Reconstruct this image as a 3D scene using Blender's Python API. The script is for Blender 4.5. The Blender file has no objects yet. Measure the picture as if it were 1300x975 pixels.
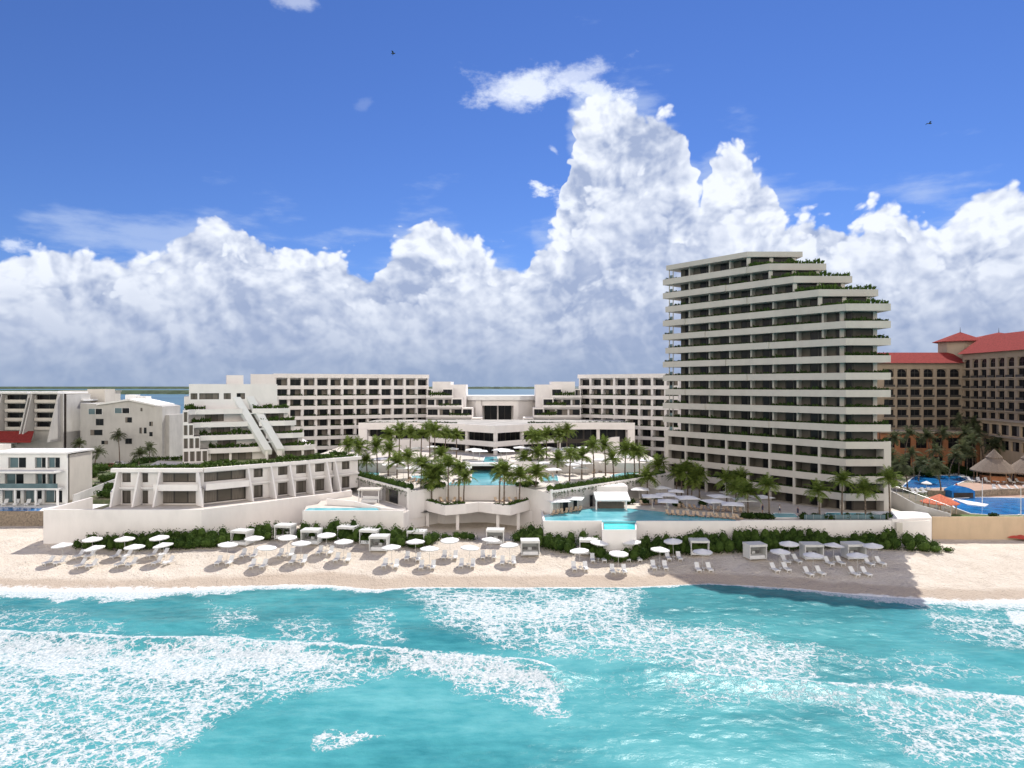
SKYT = (0.050, 0.061, 0.092)
SEA = ((.025, .185, .215), (.065, .305, .33), (.145, .42, .435))
BACK_FILL = (1.75, 1.62, 1.48)
SUN = 4.5; EXPO = 0.24
import bpy, math, random
import numpy as np
from mathutils import Vector, Matrix
random.seed(7); rng = np.random.default_rng(7)
F = 878.0; CZ = 31.0; HY = 490.0
def X(px, Y): return (px-650.0)/F*Y
def Z(py, Y): return CZ-(py-HY)/F*Y
def YG(py, z): return (CZ-z)*F/(py-HY)
def pt(px, Y): return (X(px, Y), Y)
def on(px, py, z):
    Y = YG(py, z); return (X(px, Y), Y)
S = bpy.context.scene; COL = S.collection
ORG = {}
# ------------------------------------------------------------------ materials
def nt(name):
    m = bpy.data.materials.new(name); m.use_nodes = True
    t = m.node_tree; b = t.nodes['Principled BSDF']; return m, t, b
def ramp(t, fac, stops):
    r = t.nodes.new('ShaderNodeValToRGB'); e = r.color_ramp.elements
    while len(e) < len(stops): e.new(0.5)
    for i, (p, c) in enumerate(stops):
        e[i].position = p; e[i].color = (*c, 1) if len(c) == 3 else c
    t.links.new(fac, r.inputs[0]); return r.outputs[0]
def noise(t, scale, detail=4, vec=None, rough=0.5, coord='Object', stretch=None):
    n = t.nodes.new('ShaderNodeTexNoise'); n.inputs['Scale'].default_value = scale
    n.inputs['Detail'].default_value = detail; n.inputs['Roughness'].default_value = rough
    if vec is None:
        tc = t.nodes.new('ShaderNodeTexCoord'); vec = tc.outputs[coord]
    if stretch:
        mp = t.nodes.new('ShaderNodeMapping'); mp.inputs['Scale'].default_value = stretch
        t.links.new(vec, mp.inputs[0]); vec = mp.outputs[0]
    t.links.new(vec, n.inputs['Vector']); return n
def bump(t, b, h, strength=0.3, dist=0.05):
    bp = t.nodes.new('ShaderNodeBump'); bp.inputs['Strength'].default_value = strength
    bp.inputs['Distance'].default_value = dist
    t.links.new(h, bp.inputs['Height']); t.links.new(bp.outputs[0], b.inputs['Normal'])
def mat(name, c, rough=0.7, var=0.12, scale=0.6, spec=0.3, bmp=0.0, bscale=8, stretch=None, metal=0, trans=0, coord='Object'):
    m, t, b = nt(name)
    n = noise(t, scale, 5, stretch=stretch, coord=coord)
    lo = tuple(max(0, x*(1-var)) for x in c); hi = tuple(min(1, x*(1+var)) for x in c)
    col = ramp(t, n.outputs['Fac'], [(0.3, lo), (0.7, hi)])
    t.links.new(col, b.inputs['Base Color'])
    b.inputs['Roughness'].default_value = rough; b.inputs['Specular IOR Level'].default_value = spec
    b.inputs['Metallic'].default_value = metal
    if bmp: bump(t, b, noise(t, bscale, 4).outputs['Fac'], bmp)
    return m
def plaster(name, c, streak=0.07):
    m, t, b = nt(name)
    n1 = noise(t, 0.18, 5); n2 = noise(t, .8, 6, stretch=(.7, .7, 0.25), rough=.6)
    ad = t.nodes.new('ShaderNodeMath'); ad.operation = 'ADD'
    t.links.new(n1.outputs['Fac'], ad.inputs[0]); t.links.new(n2.outputs['Fac'], ad.inputs[1])
    hf = t.nodes.new('ShaderNodeMath'); hf.operation = 'MULTIPLY'; hf.inputs[1].default_value = .5
    t.links.new(ad.outputs[0], hf.inputs[0])
    lo = tuple(x*(1-1.5*streak) for x in c); hi = tuple(min(1, x*(1+streak)) for x in c)
    t.links.new(ramp(t, hf.outputs[0], [(0.36, lo), (0.5, c), (0.66, hi)]), b.inputs['Base Color'])
    b.inputs['Roughness'].default_value = .85; b.inputs['Specular IOR Level'].default_value = .2
    bump(t, b, noise(t, 6, 4).outputs['Fac'], .15)
    return m
def leafmat(name, c1, c2, tr=0.35):
    m, t, b = nt(name)
    g = t.nodes.new('ShaderNodeNewGeometry')
    n = noise(t, 0.9, 3)
    a = t.nodes.new('ShaderNodeMath'); a.operation = 'ADD'
    t.links.new(g.outputs['Random Per Island'], a.inputs[0]); t.links.new(n.outputs['Fac'], a.inputs[1])
    h = t.nodes.new('ShaderNodeMath'); h.operation = 'MULTIPLY'; h.inputs[1].default_value = .5
    t.links.new(a.outputs[0], h.inputs[0])
    col = ramp(t, h.outputs[0], [(0.15, c1), (0.85, c2)])
    t.links.new(col, b.inputs['Base Color']); b.inputs['Roughness'].default_value = .7
    b.inputs['Specular IOR Level'].default_value = .04
    tl = t.nodes.new('ShaderNodeBsdfTranslucent'); t.links.new(col, tl.inputs[0])
    mx = t.nodes.new('ShaderNodeMixShader'); mx.inputs[0].default_value = tr
    t.links.new(b.outputs[0], mx.inputs[1]); t.links.new(tl.outputs[0], mx.inputs[2])
    t.links.new(mx.outputs[0], t.nodes['Material Output'].inputs[0]); return m
M = {}
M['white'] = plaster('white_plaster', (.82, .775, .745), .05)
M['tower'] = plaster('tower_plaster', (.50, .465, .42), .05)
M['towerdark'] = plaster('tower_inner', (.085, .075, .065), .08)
M['cream'] = plaster('cream_plaster', (.60, .56, .50), .06)
M['greyb'] = plaster('grey_plaster', (.50, .485, .46), .10)
M['tan'] = plaster('tan_plaster', (.35, .275, .205), .08)
M['tanlight'] = plaster('tan_trim', (.42, .34, .26), .08)
M['beigewall'] = plaster('beige_wall', (.58, .44, .30), .08)
M['orange'] = plaster('orange_plaster', (.46, .20, .10), .1)
M['paving'] = mat('stone_paving', (.62, .56, .49), .7, .1, .8, bmp=.1)
M['deckpink'] = mat('terracotta_deck', (.42, .27, .20), .8, .15, .8)
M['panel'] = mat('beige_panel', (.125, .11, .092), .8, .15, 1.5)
M['curtain'] = mat('curtain', (.20, .175, .15), .9, .25, 3, stretch=(12, 12, .3))
M['frame'] = mat('dark_frame', (.06, .055, .05), .5, .1)
M['wframe'] = mat('white_frame', (.75, .74, .72), .5, .05)
M['glass'] = mat('window_glass', (.016, .017, .02), .12, .6, .5, spec=.14, coord='Object')
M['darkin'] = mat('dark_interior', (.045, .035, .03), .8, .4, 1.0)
M['blueglass'] = mat('blue_glass', (.10, .15, .165), .1, .3, .4, spec=.6)
M['fabric'] = mat('white_canvas', (.80, .79, .78), .9, .04, 2, bmp=.1, bscale=20)
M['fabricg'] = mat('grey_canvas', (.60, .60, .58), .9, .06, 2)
M['cushion'] = mat('white_cushion', (.74, .74, .74), .9, .05, 3)
M['pillow'] = mat('grey_pillow', (.22, .21, .21), .9, .2, 3)
M['pole'] = mat('pale_pole', (.6, .58, .55), .4, .05, metal=.0)
M['wood'] = mat('tan_wood', (.34, .22, .14), .7, .25, 2, stretch=(1, 8, 8))
M['tancush'] = mat('tan_cushion', (.50, .38, .27), .9, .2, 2)
M['roofred'] = mat('red_tile', (.25, .038, .033), .9, .3, 1.5, spec=.08, bmp=.5, bscale=3, stretch=(1, 1, 6))
M['roofredd'] = mat('orange_tile', (.52, .12, .05), .75, .3, 3, bmp=.5, bscale=5)
M['thatch'] = mat('thatch', (.24, .19, .15), .95, .35, 3, bmp=.8, bscale=10, stretch=(3, 3, .6))
M['stone'] = mat('rubble_stone', (.26, .21, .16), .9, .4, 2.5, bmp=.8, bscale=5)
M['roofwhite'] = mat('white_roof', (.78, .77, .75), .8, .06, .4)
M['roofgrey'] = mat('grey_roof', (.40, .38, .35), .85, .25, .3)
M['garden'] = mat('green_roof', (.30, .33, .16), .95, .35, .5, bmp=.3)
M['bark'] = mat('palm_bark', (.17, .13, .10), .9, .3, 3, bmp=.5, stretch=(1, 1, 6))
M['palm'] = leafmat('palm_leaf', (.05, .095, .016), (.25, .31, .07), .35)
M['coco'] = leafmat('coconut_leaf', (.035, .05, .022), (.15, .17, .085), .3)
M['dry'] = leafmat('dry_frond', (.20, .14, .08), (.34, .27, .17), .2)
M['leaf'] = leafmat('shrub_leaf', (.016, .04, .010), (.10, .16, .035), .28)
M['leafd'] = leafmat('dark_shrub_leaf', (.008, .022, .006), (.05, .085, .02), .2)
M['grass'] = mat('lawn', (.10, .15, .04), .95, .4, 1.5, bmp=.3)
M['dirt'] = mat('soil', (.25, .21, .15), .95, .35, .3, bmp=.3)
M['road'] = mat('asphalt', (.10, .10, .10), .9, .2, .5)
M['metal'] = mat('grey_metal', (.32, .33, .34), .4, .1, metal=.6)
M['skin'] = mat('skin', (.35, .2, .14), .6, .05)
M['cloth'] = mat('dark_clothes', (.04, .05, .10), .9, .2)
M['clothw'] = mat('white_clothes', (.6, .6, .6), .9, .1)
M['hair'] = mat('hair', (.03, .02, .015), .8, .1)
M['redcar'] = mat('red_paint', (.30, .03, .03), .3, .1, spec=.5)
M['whitecar'] = mat('white_paint', (.7, .7, .7), .3, .05, spec=.5)
M['rubber'] = mat('rubber', (.02, .02, .02), .9, .1)
M['bird'] = mat('bird_feathers', (.05, .05, .05), .9, .3)
M['redfab'] = mat('red_canvas', (.5, .08, .06), .9, .1)
def water(name, c, c2, scale=.25):
    m, t, b = nt(name)
    n = noise(t, scale, 3)
    t.links.new(ramp(t, n.outputs['Fac'], [(.35, c), (.7, c2)]), b.inputs['Base Color'])
    b.inputs['Roughness'].default_value = .08; b.inputs['IOR'].default_value = 1.33
    bump(t, b, noise(t, 1.6, 4).outputs['Fac'], .25, .08); return m
M['pool'] = water('pool_water', (.10, .42, .50), (.24, .66, .72))
M['poolc'] = water('cyan_pool_water', (.05, .62, .66), (.10, .78, .78))
M['poolb'] = water('blue_pool_water', (.01, .13, .40), (.03, .25, .56), .5)
# ------------------------------------------------------------------ mesh builder
class MB:
    def __init__(s, o=(0, 0), ang=0.0):
        s.v = []; s.f = []; s.m = []; s.mats = []; s.o = o; s.c = math.cos(ang); s.s = math.sin(ang)
    def T(s, p): return (s.o[0]+p[0]*s.c-p[1]*s.s, s.o[1]+p[0]*s.s+p[1]*s.c, p[2])
    def mi(s, m):
        m = M[m]
        if m not in s.mats: s.mats.append(m)
        return s.mats.index(m)
    def add(s, vs, fs, m):
        b = len(s.v); s.v += [s.T(p) for p in vs]; i = s.mi(m)
        for f in fs: s.f.append([b+k for k in f]); s.m.append(i)
    def box(s, x0, y0, z0, x1, y1, z1, m):
        if x0 > x1: x0, x1 = x1, x0
        if y0 > y1: y0, y1 = y1, y0
        s.add([(x0, y0, z0), (x1, y0, z0), (x1, y1, z0), (x0, y1, z0), (x0, y0, z1), (x1, y0, z1), (x1, y1, z1), (x0, y1, z1)],
              [(0, 3, 2, 1), (4, 5, 6, 7), (0, 1, 5, 4), (1, 2, 6, 5), (2, 3, 7, 6), (3, 0, 4, 7)], m)
    def prism(s, poly, z0, z1, m, top=None):
        a = sum(poly[i][0]*poly[(i+1) % len(poly)][1]-poly[(i+1) % len(poly)][0]*poly[i][1] for i in range(len(poly)))
        if a < 0: poly = poly[::-1]
        n = len(poly); vs = [(x, y, z0) for x, y in poly]+[(x, y, z1) for x, y in poly]
        s.add(vs, [(i, (i+1) % n, n+(i+1) % n, n+i) for i in range(n)]+[tuple(range(n))[::-1]], m)
        s.add([(x, y, z1) for x, y in poly], [tuple(range(n))], top or m)
    def ribbon(s, pts, z0, z1, t, m, ztop=None):
        """wall along a polyline, thickness to its left (inward); ztop: per point tops"""
        n = len(pts); nr = []
        for i in range(n):
            d = Vector((0, 0))
            for a, b in ((i-1, i), (i, i+1)):
                if a >= 0 and b < n:
                    e = Vector((pts[b][0]-pts[a][0], pts[b][1]-pts[a][1])).normalized(); d += Vector((-e.y, e.x))
            d.normalize(); nr.append(d)
        zt = ztop or [z1]*n; zb = z0 if isinstance(z0, (list, tuple)) else [z0]*n
        vs = []
        for i, (x, y) in enumerate(pts):
            ix, iy = x+nr[i].x*t, y+nr[i].y*t
            vs += [(x, y, zb[i]), (ix, iy, zb[i]), (ix, iy, zt[i]), (x, y, zt[i])]
        fs = [(0, 3, 2, 1), (4*n-4, 4*n-3, 4*n-2, 4*n-1)]
        for i in range(n-1):
            a = 4*i; b = a+4
            fs += [(a, b, b+3, a+3), (a+1, a+2, b+2, b+1), (a+3, b+3, b+2, a+2), (a, a+1, b+1, b)]
        s.add(vs, fs, m)
    def tube(s, p0, p1, r0, r1, m, n=8):
        p0 = Vector(p0); p1 = Vector(p1); d = (p1-p0).normalized()
        a = d.orthogonal().normalized(); b = d.cross(a); vs = []
        for p, r in ((p0, r0), (p1, r1)):
            for k in range(n):
                q = p+(a*math.cos(2*math.pi*k/n)+b*math.sin(2*math.pi*k/n))*r; vs.append(tuple(q))
        s.add(vs, [(k, (k+1) % n, n+(k+1) % n, n+k) for k in range(n)]+[tuple(range(n))[::-1], tuple(range(n, 2*n))], m)
    def cone(s, c, r, z0, z1, m, n=8, ph=0, r1=0.0, thick=.05):
        """canopy or roof: pyramid shell with an underside"""
        vs = []
        for zz, rr in ((z0, r), (z1, max(r1, .01)), (z0-thick, r), (z1-thick, max(r1, .01))):
            vs += [(c[0]+rr*math.cos(2*math.pi*k/n+ph), c[1]+rr*math.sin(2*math.pi*k/n+ph), zz) for k in range(n)]
        fs = []
        for k in range(n):
            j = (k+1) % n
            fs += [(k, j, n+j, n+k), (2*n+k, 3*n+k, 3*n+j, 2*n+j), (k, 2*n+k, 2*n+j, j)]
        fs += [tuple(range(n, 2*n)), tuple(range(3*n, 4*n))[::-1]]
        s.add(vs, fs, m)
    def build(s, name, parent=None, loc=None, smooth=False):
        org = ORG.get(parent.name, (0, 0, 0)) if parent else (0, 0, 0)
        if parent is None and loc is not None: org = loc
        me = bpy.data.meshes.new(name)
        me.from_pydata([(x-org[0], y-org[1], z-org[2]) for x, y, z in s.v], [], s.f)
        for m in s.mats: me.materials.append(m)
        me.polygons.foreach_set('material_index', s.m)
        if smooth: me.polygons.foreach_set('use_smooth', [True]*len(s.f))
        me.update()
        o = bpy.data.objects.new(name, me); COL.objects.link(o)
        if parent: o.parent = parent; ORG[o.name] = org
        else:
            o.location = org; ORG[o.name] = org
        return o
def tag(o, label=None, cat=None, group=None, kind=None):
    if label: o['label'] = label
    if cat: o['category'] = cat
    if group: o['group'] = group
    if kind: o['kind'] = kind
    return o
def thing(name, label, cat, loc=(0, 0, 0), rz=0, group=None):
    o = bpy.data.objects.new(name, None); COL.objects.link(o); o.location = loc; o.rotation_euler = (0, 0, rz)
    ORG[o.name] = tuple(loc); o.empty_display_size = .5
    return tag(o, label, cat, group)
def struct(o): o['kind'] = 'structure'; return o
def put(name, mesh, parent, world, rz=0, scale=(1, 1, 1)):
    o = bpy.data.objects.new(name, mesh); COL.objects.link(o)
    org = ORG.get(parent.name, (0, 0, 0)) if parent else (0, 0, 0)
    o.location = (world[0]-org[0], world[1]-org[1], world[2]-org[2]); o.rotation_euler = (0, 0, rz); o.scale = scale
    if parent: o.parent = parent
    return o
def copy_tree(o, parent=None):
    c = o.copy(); COL.objects.link(c); c.parent = parent
    for ch in list(o.children): copy_tree(ch, c)
    return c
_ones = 'first second third fourth fifth sixth seventh eighth ninth tenth eleventh twelfth thirteenth fourteenth fifteenth sixteenth seventeenth eighteenth nineteenth'.split()
_tens = {2: 'twent', 3: 'thirt', 4: 'fort', 5: 'fift'}
def ordw(n):
    if n < 20: return _ones[n-1]
    t, u = divmod(n, 10)
    return _tens[t]+'ieth' if u == 0 else _tens[t]+'y-'+_ones[u-1]
# meshes shared by many parts --------------------------------------------------
def unit_window(kind):
    b = MB()
    if kind == 0:   # curtain half open
        b.box(0, 0, 0, 1, .06, 1, 'frame'); b.box(.03, -.02, .03, .47, .0, .97, 'glass'); b.box(.50, -.02, .03, .97, .0, .97, 'curtain')
    elif kind == 1:
        b.box(0, 0, 0, 1, .06, 1, 'frame'); b.box(.03, -.02, .03, .3, .0, .97, 'curtain'); b.box(.33, -.02, .03, .97, .0, .97, 'glass')
    elif kind == 2:
        b.box(0, 0, 0, 1, .06, 1, 'frame'); b.box(.03, -.02, .03, .48, .0, .97, 'glass'); b.box(.52, -.02, .03, .97, .0, .97, 'glass')
    elif kind == 3:  # solid panel then dark glazing (the tower)
        b.box(0, 0, 0, 1, .06, 1, 'frame'); b.box(.0, -.12, .0, .36, .0, 1, 'panel'); b.box(.39, -.02, .03, .68, .0, .97, 'glass'); b.box(.73, -.02, .03, .97, .0, .97, 'glass')
    elif kind == 4:  # brownish translucent curtains behind glass
        b.box(0, 0, 0, 1, .06, 1, 'frame')
        for q in range(3): b.box(.02+q*.33, -.02, .03, .31+q*.33, .0, .97, 'curtain' if q != 1 else 'panel')
    elif kind == 5:  # arched
        n = 10; vs = [(0, 0, 0), (1, 0, 0)]+[(.5+.5*math.cos(math.pi*k/n), 0, .55+.45*math.sin(math.pi*k/n)) for k in range(n+1)]
        b.add(vs, [tuple(range(len(vs)))], 'glass')
        b.box(.48, -.04, 0, .52, -.01, 1, 'frame'); b.box(0, -.04, .5, 1, -.01, .55, 'frame')
    elif kind == 6:
        b.box(0, 0, 0, 1, .06, 1, 'wframe'); b.box(.03, -.02, .03, .48, .0, .97, 'blueglass'); b.box(.52, -.02, .03, .97, .0, .97, 'glass')
    o = b.build('window'); me = o.data; bpy.data.objects.remove(o); me.name = 'window_mesh'
    return me
WIN = [unit_window(k) for k in range(7)]
NW = {}
def window(parent, p0, ang, w, h, z, kind=None, name='window'):
    """lower left corner p0 (world xy), along ang; the first 100 a part each, the rest gathered"""
    k = kind if kind is not None else random.choice((0, 1, 2))
    c = NW.setdefault(parent.name, [0, []])
    c[0] += 1
    if c[0] > 98 and name == 'window': c[1].append((p0, ang, w, h, z, k)); return None
    return put(name, WIN[k], parent, (p0[0], p0[1], z), ang, (w, 1, h))
def flush_windows(parent):
    c = NW.get(parent.name)
    if not c or not c[1]: return
    b = MB()
    for p0, ang, w, h, z, k in c[1]:
        me = WIN[k]; ca, sa = math.cos(ang), math.sin(ang); base = len(b.v)
        for v in me.vertices:
            x, y = v.co.x*w, v.co.y; b.v.append((p0[0]+x*ca-y*sa, p0[1]+x*sa+y*ca, z+v.co.z*h))
        mm = []
        for m in me.materials:
            if m not in b.mats: b.mats.append(m)
            mm.append(b.mats.index(m))
        for p in me.polygons: b.f.append([base+i for i in p.vertices]); b.m.append(mm[p.material_index])
    o = b.build('window_rows', parent); o['kind'] = 'stuff'
# foliage ---------------------------------------------------------------------
def leaves(b, c, r, n, size, m, flat=1.0, core=True, up=0.0):
    i = b.mi(m); P = rng.normal(size=(n, 3)); P /= np.linalg.norm(P, axis=1)[:, None]
    rad = rng.uniform(.75, 1.08, n)
    for k in range(n):
        p = Vector(c)+Vector((P[k, 0]*r[0], P[k, 1]*r[1], P[k, 2]*r[2]))*rad[k]
        nrm = (Vector(P[k])+Vector(rng.normal(size=3)*.6)).normalized(); a = nrm.orthogonal().normalized()
        a = (Matrix.Rotation(rng.uniform(0, 6.28), 3, nrm) @ a); d = nrm.cross(a); s = size*rng.uniform(.6, 1.3)
        q = len(b.v)
        b.v += [b.T(p-a*s*.5), b.T(p+d*s*.3), b.T(p+a*s*.6+nrm*s*.15), b.T(p-d*s*.3)]
        b.f.append([q, q+1, q+2, q+3]); b.m.append(i)
    if core:
        vs = []; fs = []; A, B2 = 8, 5
        for u in range(B2+1):
            th = math.pi*u/B2
            for w in range(A):
                ph = 2*math.pi*w/A; j = .72*rng.uniform(.85, 1.1)
                vs.append((c[0]+r[0]*j*math.sin(th)*math.cos(ph), c[1]+r[1]*j*math.sin(th)*math.sin(ph), c[2]+r[2]*j*math.cos(th)))
        for u in range(B2):
            for w in range(A): fs.append((u*A+w, (u+1)*A+w, (u+1)*A+(w+1) % A, u*A+(w+1) % A))
        b.add(vs, fs, m)
def hedge_mesh(L, w, h, dens=26, size=.22, m='leaf', droop=0):
    b = MB(); n = max(2, int(L/ (w*1.1)))
    for k in range(n):
        cx = (k+.5)*L/n; hh = h*random.uniform(.65, 1.25)
        leaves(b, (cx, random.uniform(-.05, .05), hh*.5), (L/n*.62, w*.55, hh*.55), dens, size, m)
        if droop and random.random() < .8:
            for q in range(4):
                x = cx+random.uniform(-.5, .5)*L/n; z1 = -random.uniform(.2, droop)
                leaves(b, (x, -w*.5, z1*.5), (.12, .08, abs(z1)*.55), 7, size, m, core=False)
    o = b.build('h'); me = o.data; bpy.data.objects.remove(o); me.name = 'hedge_mesh'; return me
HG = [hedge_mesh(4.0, .55, .5, 26, .25, 'leafd') for _ in range(4)]
HGG = [hedge_mesh(4.0, .7, .6, 30, .28, 'leaf') for _ in range(4)]
def planter(parent, p0, p1, z, h=.6, green=False, name='planter_hedge', w=1.0):
    d = math.hypot(p1[0]-p0[0], p1[1]-p0[1]); n = max(1, round(d/4.5)); ang = math.atan2(p1[1]-p0[1], p1[0]-p0[0])
    for k in range(n):
        x = p0[0]+(p1[0]-p0[0])*k/n; y = p0[1]+(p1[1]-p0[1])*k/n
        put(name, random.choice(HGG if green else HG), parent, (x, y, z), ang, (d/n/4.0, w, h/.5*random.uniform(.8, 1.2)))
# palms -----------------------------------------------------------------------
def palm_meshes(H, R, nf, droop, leafm, seed, width=.5, lean=.3):
    random.seed(seed)
    b = MB(); a0 = random.uniform(0, 6.28); prev = None; n = 8; rings = []
    for k in range(n+1):
        t = k/n; off = lean*t*t
        rings.append((off*math.cos(a0), off*math.sin(a0), H*t, (.17-.07*t)*(1.25 if k == 0 else 1)*(1+.04*(k % 2))))
    for (x0, y0, z0, r0), (x1, y1, z1, r1) in zip(rings, rings[1:]):
        b.tube((x0, y0, z0), (x1, y1, z1+.02), r0, r1, 'bark', 8)
    o = b.build('t', smooth=True); tr = o.data; bpy.data.objects.remove(o); tr.name = 'trunk_mesh'
    top = Vector((rings[-1][0], rings[-1][1], H)); b = MB(); im = b.mi(leafm)
    for f in range(nf):
        az = f*2.399+random.uniform(-.25, .25); e0 = random.uniform(-.35, 1.35) if f < nf-4 else random.uniform(1.1, 1.5)
        L = R*random.uniform(.85, 1.1)*(1.0 if e0 < 1 else .85); seg = 7
        p = Vector(top); d = Vector((math.cos(az)*math.cos(e0), math.sin(az)*math.cos(e0), math.sin(e0)))
        side = Vector((-math.sin(az), math.cos(az), 0)); pts = [p.copy()]
        for q in range(seg):
            d = (d+Vector((0, 0, -droop*(q+1)/seg*.55))).normalized(); p = p+d*L/seg; pts.append(p.copy())
        for q in range(seg):
            a, c = pts[q], pts[q+1]; dd = (c-a).normalized(); up = side.cross(dd).normalized()
            t = (q+.5)/seg; wl = width*R/2*math.sin(math.pi*min(1, .15+t*.85))**.6+.08
            for s in (-1, 1):
                for j in (0, .5):
                    o0 = a.lerp(c, j); tip = o0+side*s*wl*random.uniform(.85, 1.1)+dd*wl*.55-up*0-Vector((0, 0, 1))*wl*random.uniform(.25, .6)
                    o1 = o0+dd*L/seg*.36; k0 = len(b.v)
                    mid = (o0+tip)/2+dd*.05+Vector((0, 0, .03))
                    b.v += [tuple(o0), tuple(o1), tuple(mid+dd*L/seg*.3), tuple(tip), tuple(mid)]; b.f += [[k0, k0+1, k0+2, k0+4], [k0+4, k0+2, k0+3]]; b.m += [im, im]
            k0 = len(b.v); w2 = .03
            b.v += [tuple(a-side*w2), tuple(a+side*w2), tuple(c+side*w2), tuple(c-side*w2)]; b.f.append([k0, k0+1, k0+2, k0+3]); b.m.append(im)
    o = b.build('c'); cr = o.data; bpy.data.objects.remove(o); cr.name = 'crown_mesh'
    return tr, cr
PALM = [palm_meshes(6.5, 2.3, 38, .55, 'palm', 10+k, .42) for k in range(6)]
COCO = [palm_meshes(9.0, 3.6, 26, .75, 'coco', 40+k, .46, lean=1.6) for k in range(6)]
random.seed(11)
def palm(px, cy, by, z, label, group, coco=False, name='palm_tree', sc=1.0):
    Y = YG(by, z); x = X(px, Y); top = Z(cy, Y)-z
    tr, cr = random.choice(COCO if coco else PALM); H = 9.0 if coco else 6.5
    s = max(.35, top/H); cs = (random.uniform(.9, 1.15)*sc*(1 if coco else 1.28))
    r = thing(name, label, 'palm tree', (x, Y, z), random.uniform(0, 6.28), group)
    t = put('trunk', tr, None, (0, 0, 0)); t.parent = r; t.scale = (1, 1, s)
    c = put('crown', cr, None, (0, 0, 0)); c.parent = r; c.scale = (cs, cs, cs)
    c.location = (0, 0, H*s-H*cs)
    t.scale = (1, 1, s)
    # line the crown up with the leaning trunk top
    v = tr.vertices[-1].co; c.location.x = v.x*(1-cs); c.location.y = v.y*(1-cs)
    return r
# ================================================================== camera, sun, sky
cam = bpy.data.cameras.new('camera'); co = bpy.data.objects.new('camera', cam); COL.objects.link(co)
co.location = (0, 0, CZ); co.rotation_euler = (math.radians(90), 0, 0)
cam.sensor_width = 36; cam.lens = 36*F/1300; cam.shift_y = 2.5/1300; cam.clip_start = .5; cam.clip_end = 60000
S.camera = co
SUN_EL, SUN_AZ = math.radians(49), math.radians(22)      # azimuth from +Y towards +X
sd = Vector((math.sin(SUN_AZ)*math.cos(SUN_EL), math.cos(SUN_AZ)*math.cos(SUN_EL), math.sin(SUN_EL)))
sl = bpy.data.lights.new('sun', 'SUN'); sl.energy = SUN; sl.angle = math.radians(.53); sl.color = (1, .955, .89)
so = bpy.data.objects.new('sun', sl); COL.objects.link(so); so.rotation_euler = sd.to_track_quat('Z', 'Y').to_euler()
S.view_settings.view_transform = 'Standard'; S.view_settings.look = 'None'; S.view_settings.exposure = EXPO
S.view_settings.gamma = 1; S.view_settings.use_curve_mapping = False
S.cycles.max_bounces = 4; S.cycles.diffuse_bounces = 2; S.cycles.use_light_tree = False; S.cycles.glossy_bounces = 3; S.cycles.transparent_max_bounces = 6

w = bpy.data.worlds.new('World'); S.world = w; w.use_nodes = True; T = w.node_tree; T.nodes.clear()
def N(k, **kw):
    n = T.nodes.new(k)
    for a, v in kw.items(): setattr(n, a, v)
    return n
def L(a, b): T.links.new(a, b)
def ma(op, *ins, clamp=False):
    n = N('ShaderNodeMath', operation=op, use_clamp=clamp)
    for i, v in enumerate(ins):
        if isinstance(v, (int, float)): n.inputs[i].default_value = v
        else: L(v, n.inputs[i])
    return n.outputs[0]
def ss(v, a, b):
    n = N('ShaderNodeMapRange', interpolation_type='SMOOTHSTEP'); L(v, n.inputs[0])
    n.inputs[1].default_value = a; n.inputs[2].default_value = b; return n.outputs[0]
def mixc(f, a, b):
    n = N('ShaderNodeMix', data_type='RGBA')
    if isinstance(f, (int, float)): n.inputs[0].default_value = f
    else: L(f, n.inputs[0])
    for i, v in ((6, a), (7, b)):
        if isinstance(v, tuple): n.inputs[i].default_value = (*v, 1)
        else: L(v, n.inputs[i])
    return n.outputs[2]
tc = N('ShaderNodeTexCoord'); sep = N('ShaderNodeSeparateXYZ'); L(tc.outputs['Generated'], sep.inputs[0])
az = ma('ARCTAN2', sep.outputs[0], sep.outputs[1]); el = ma('ARCSINE', sep.outputs[2])
sky = N('ShaderNodeTexSky', sky_type='NISHITA', sun_disc=False)
sky.sun_elevation = SUN_EL; sky.sun_rotation = SUN_AZ; sky.air_density = 1.0; sky.dust_density = 0.0; sky.ozone_density = 6.0
# direction, scaled vertically, as a coordinate for the billows
def pz(px, py):
    a = math.atan((px-650)/F); return a, math.atan((HY-py)/F*math.cos(a))
AM = 0.66
def azn():  # 0..1 over the field of the photograph, folded beyond it
    p = ma('PINGPONG', ma('ADD', az, AM), 2*AM); return ma('DIVIDE', p, 2*AM)
U = azn()
def profile(pts):
    c = N('ShaderNodeFloatCurve'); cu = c.mapping.curves[0]
    P = []
    for px, py in pts:
        a, e = pz(px, py); P.append(((a+AM)/(2*AM), e/.6))
    while len(cu.points) < len(P): cu.points.new(.5, .5)
    for i, (x, y) in enumerate(P): cu.points[i].location = (min(1, max(0, x)), y); cu.points[i].handle_type = 'AUTO'
    c.mapping.update(); c.inputs[0].default_value = 1; return c
def evalp(c, shift):
    u = ma('ADD', U, shift) if shift is not None else U
    k = N('ShaderNodeFloatCurve')
    src = c.mapping.curves[0]; dst = k.mapping.curves[0]
    while len(dst.points) < len(src.points): dst.points.new(.5, .5)
    for i, p in enumerate(src.points): dst.points[i].location = p.location; dst.points[i].handle_type = 'AUTO'
    k.mapping.update(); L(u, k.inputs[1]); return ma('MULTIPLY', k.outputs[0], .6)
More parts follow.
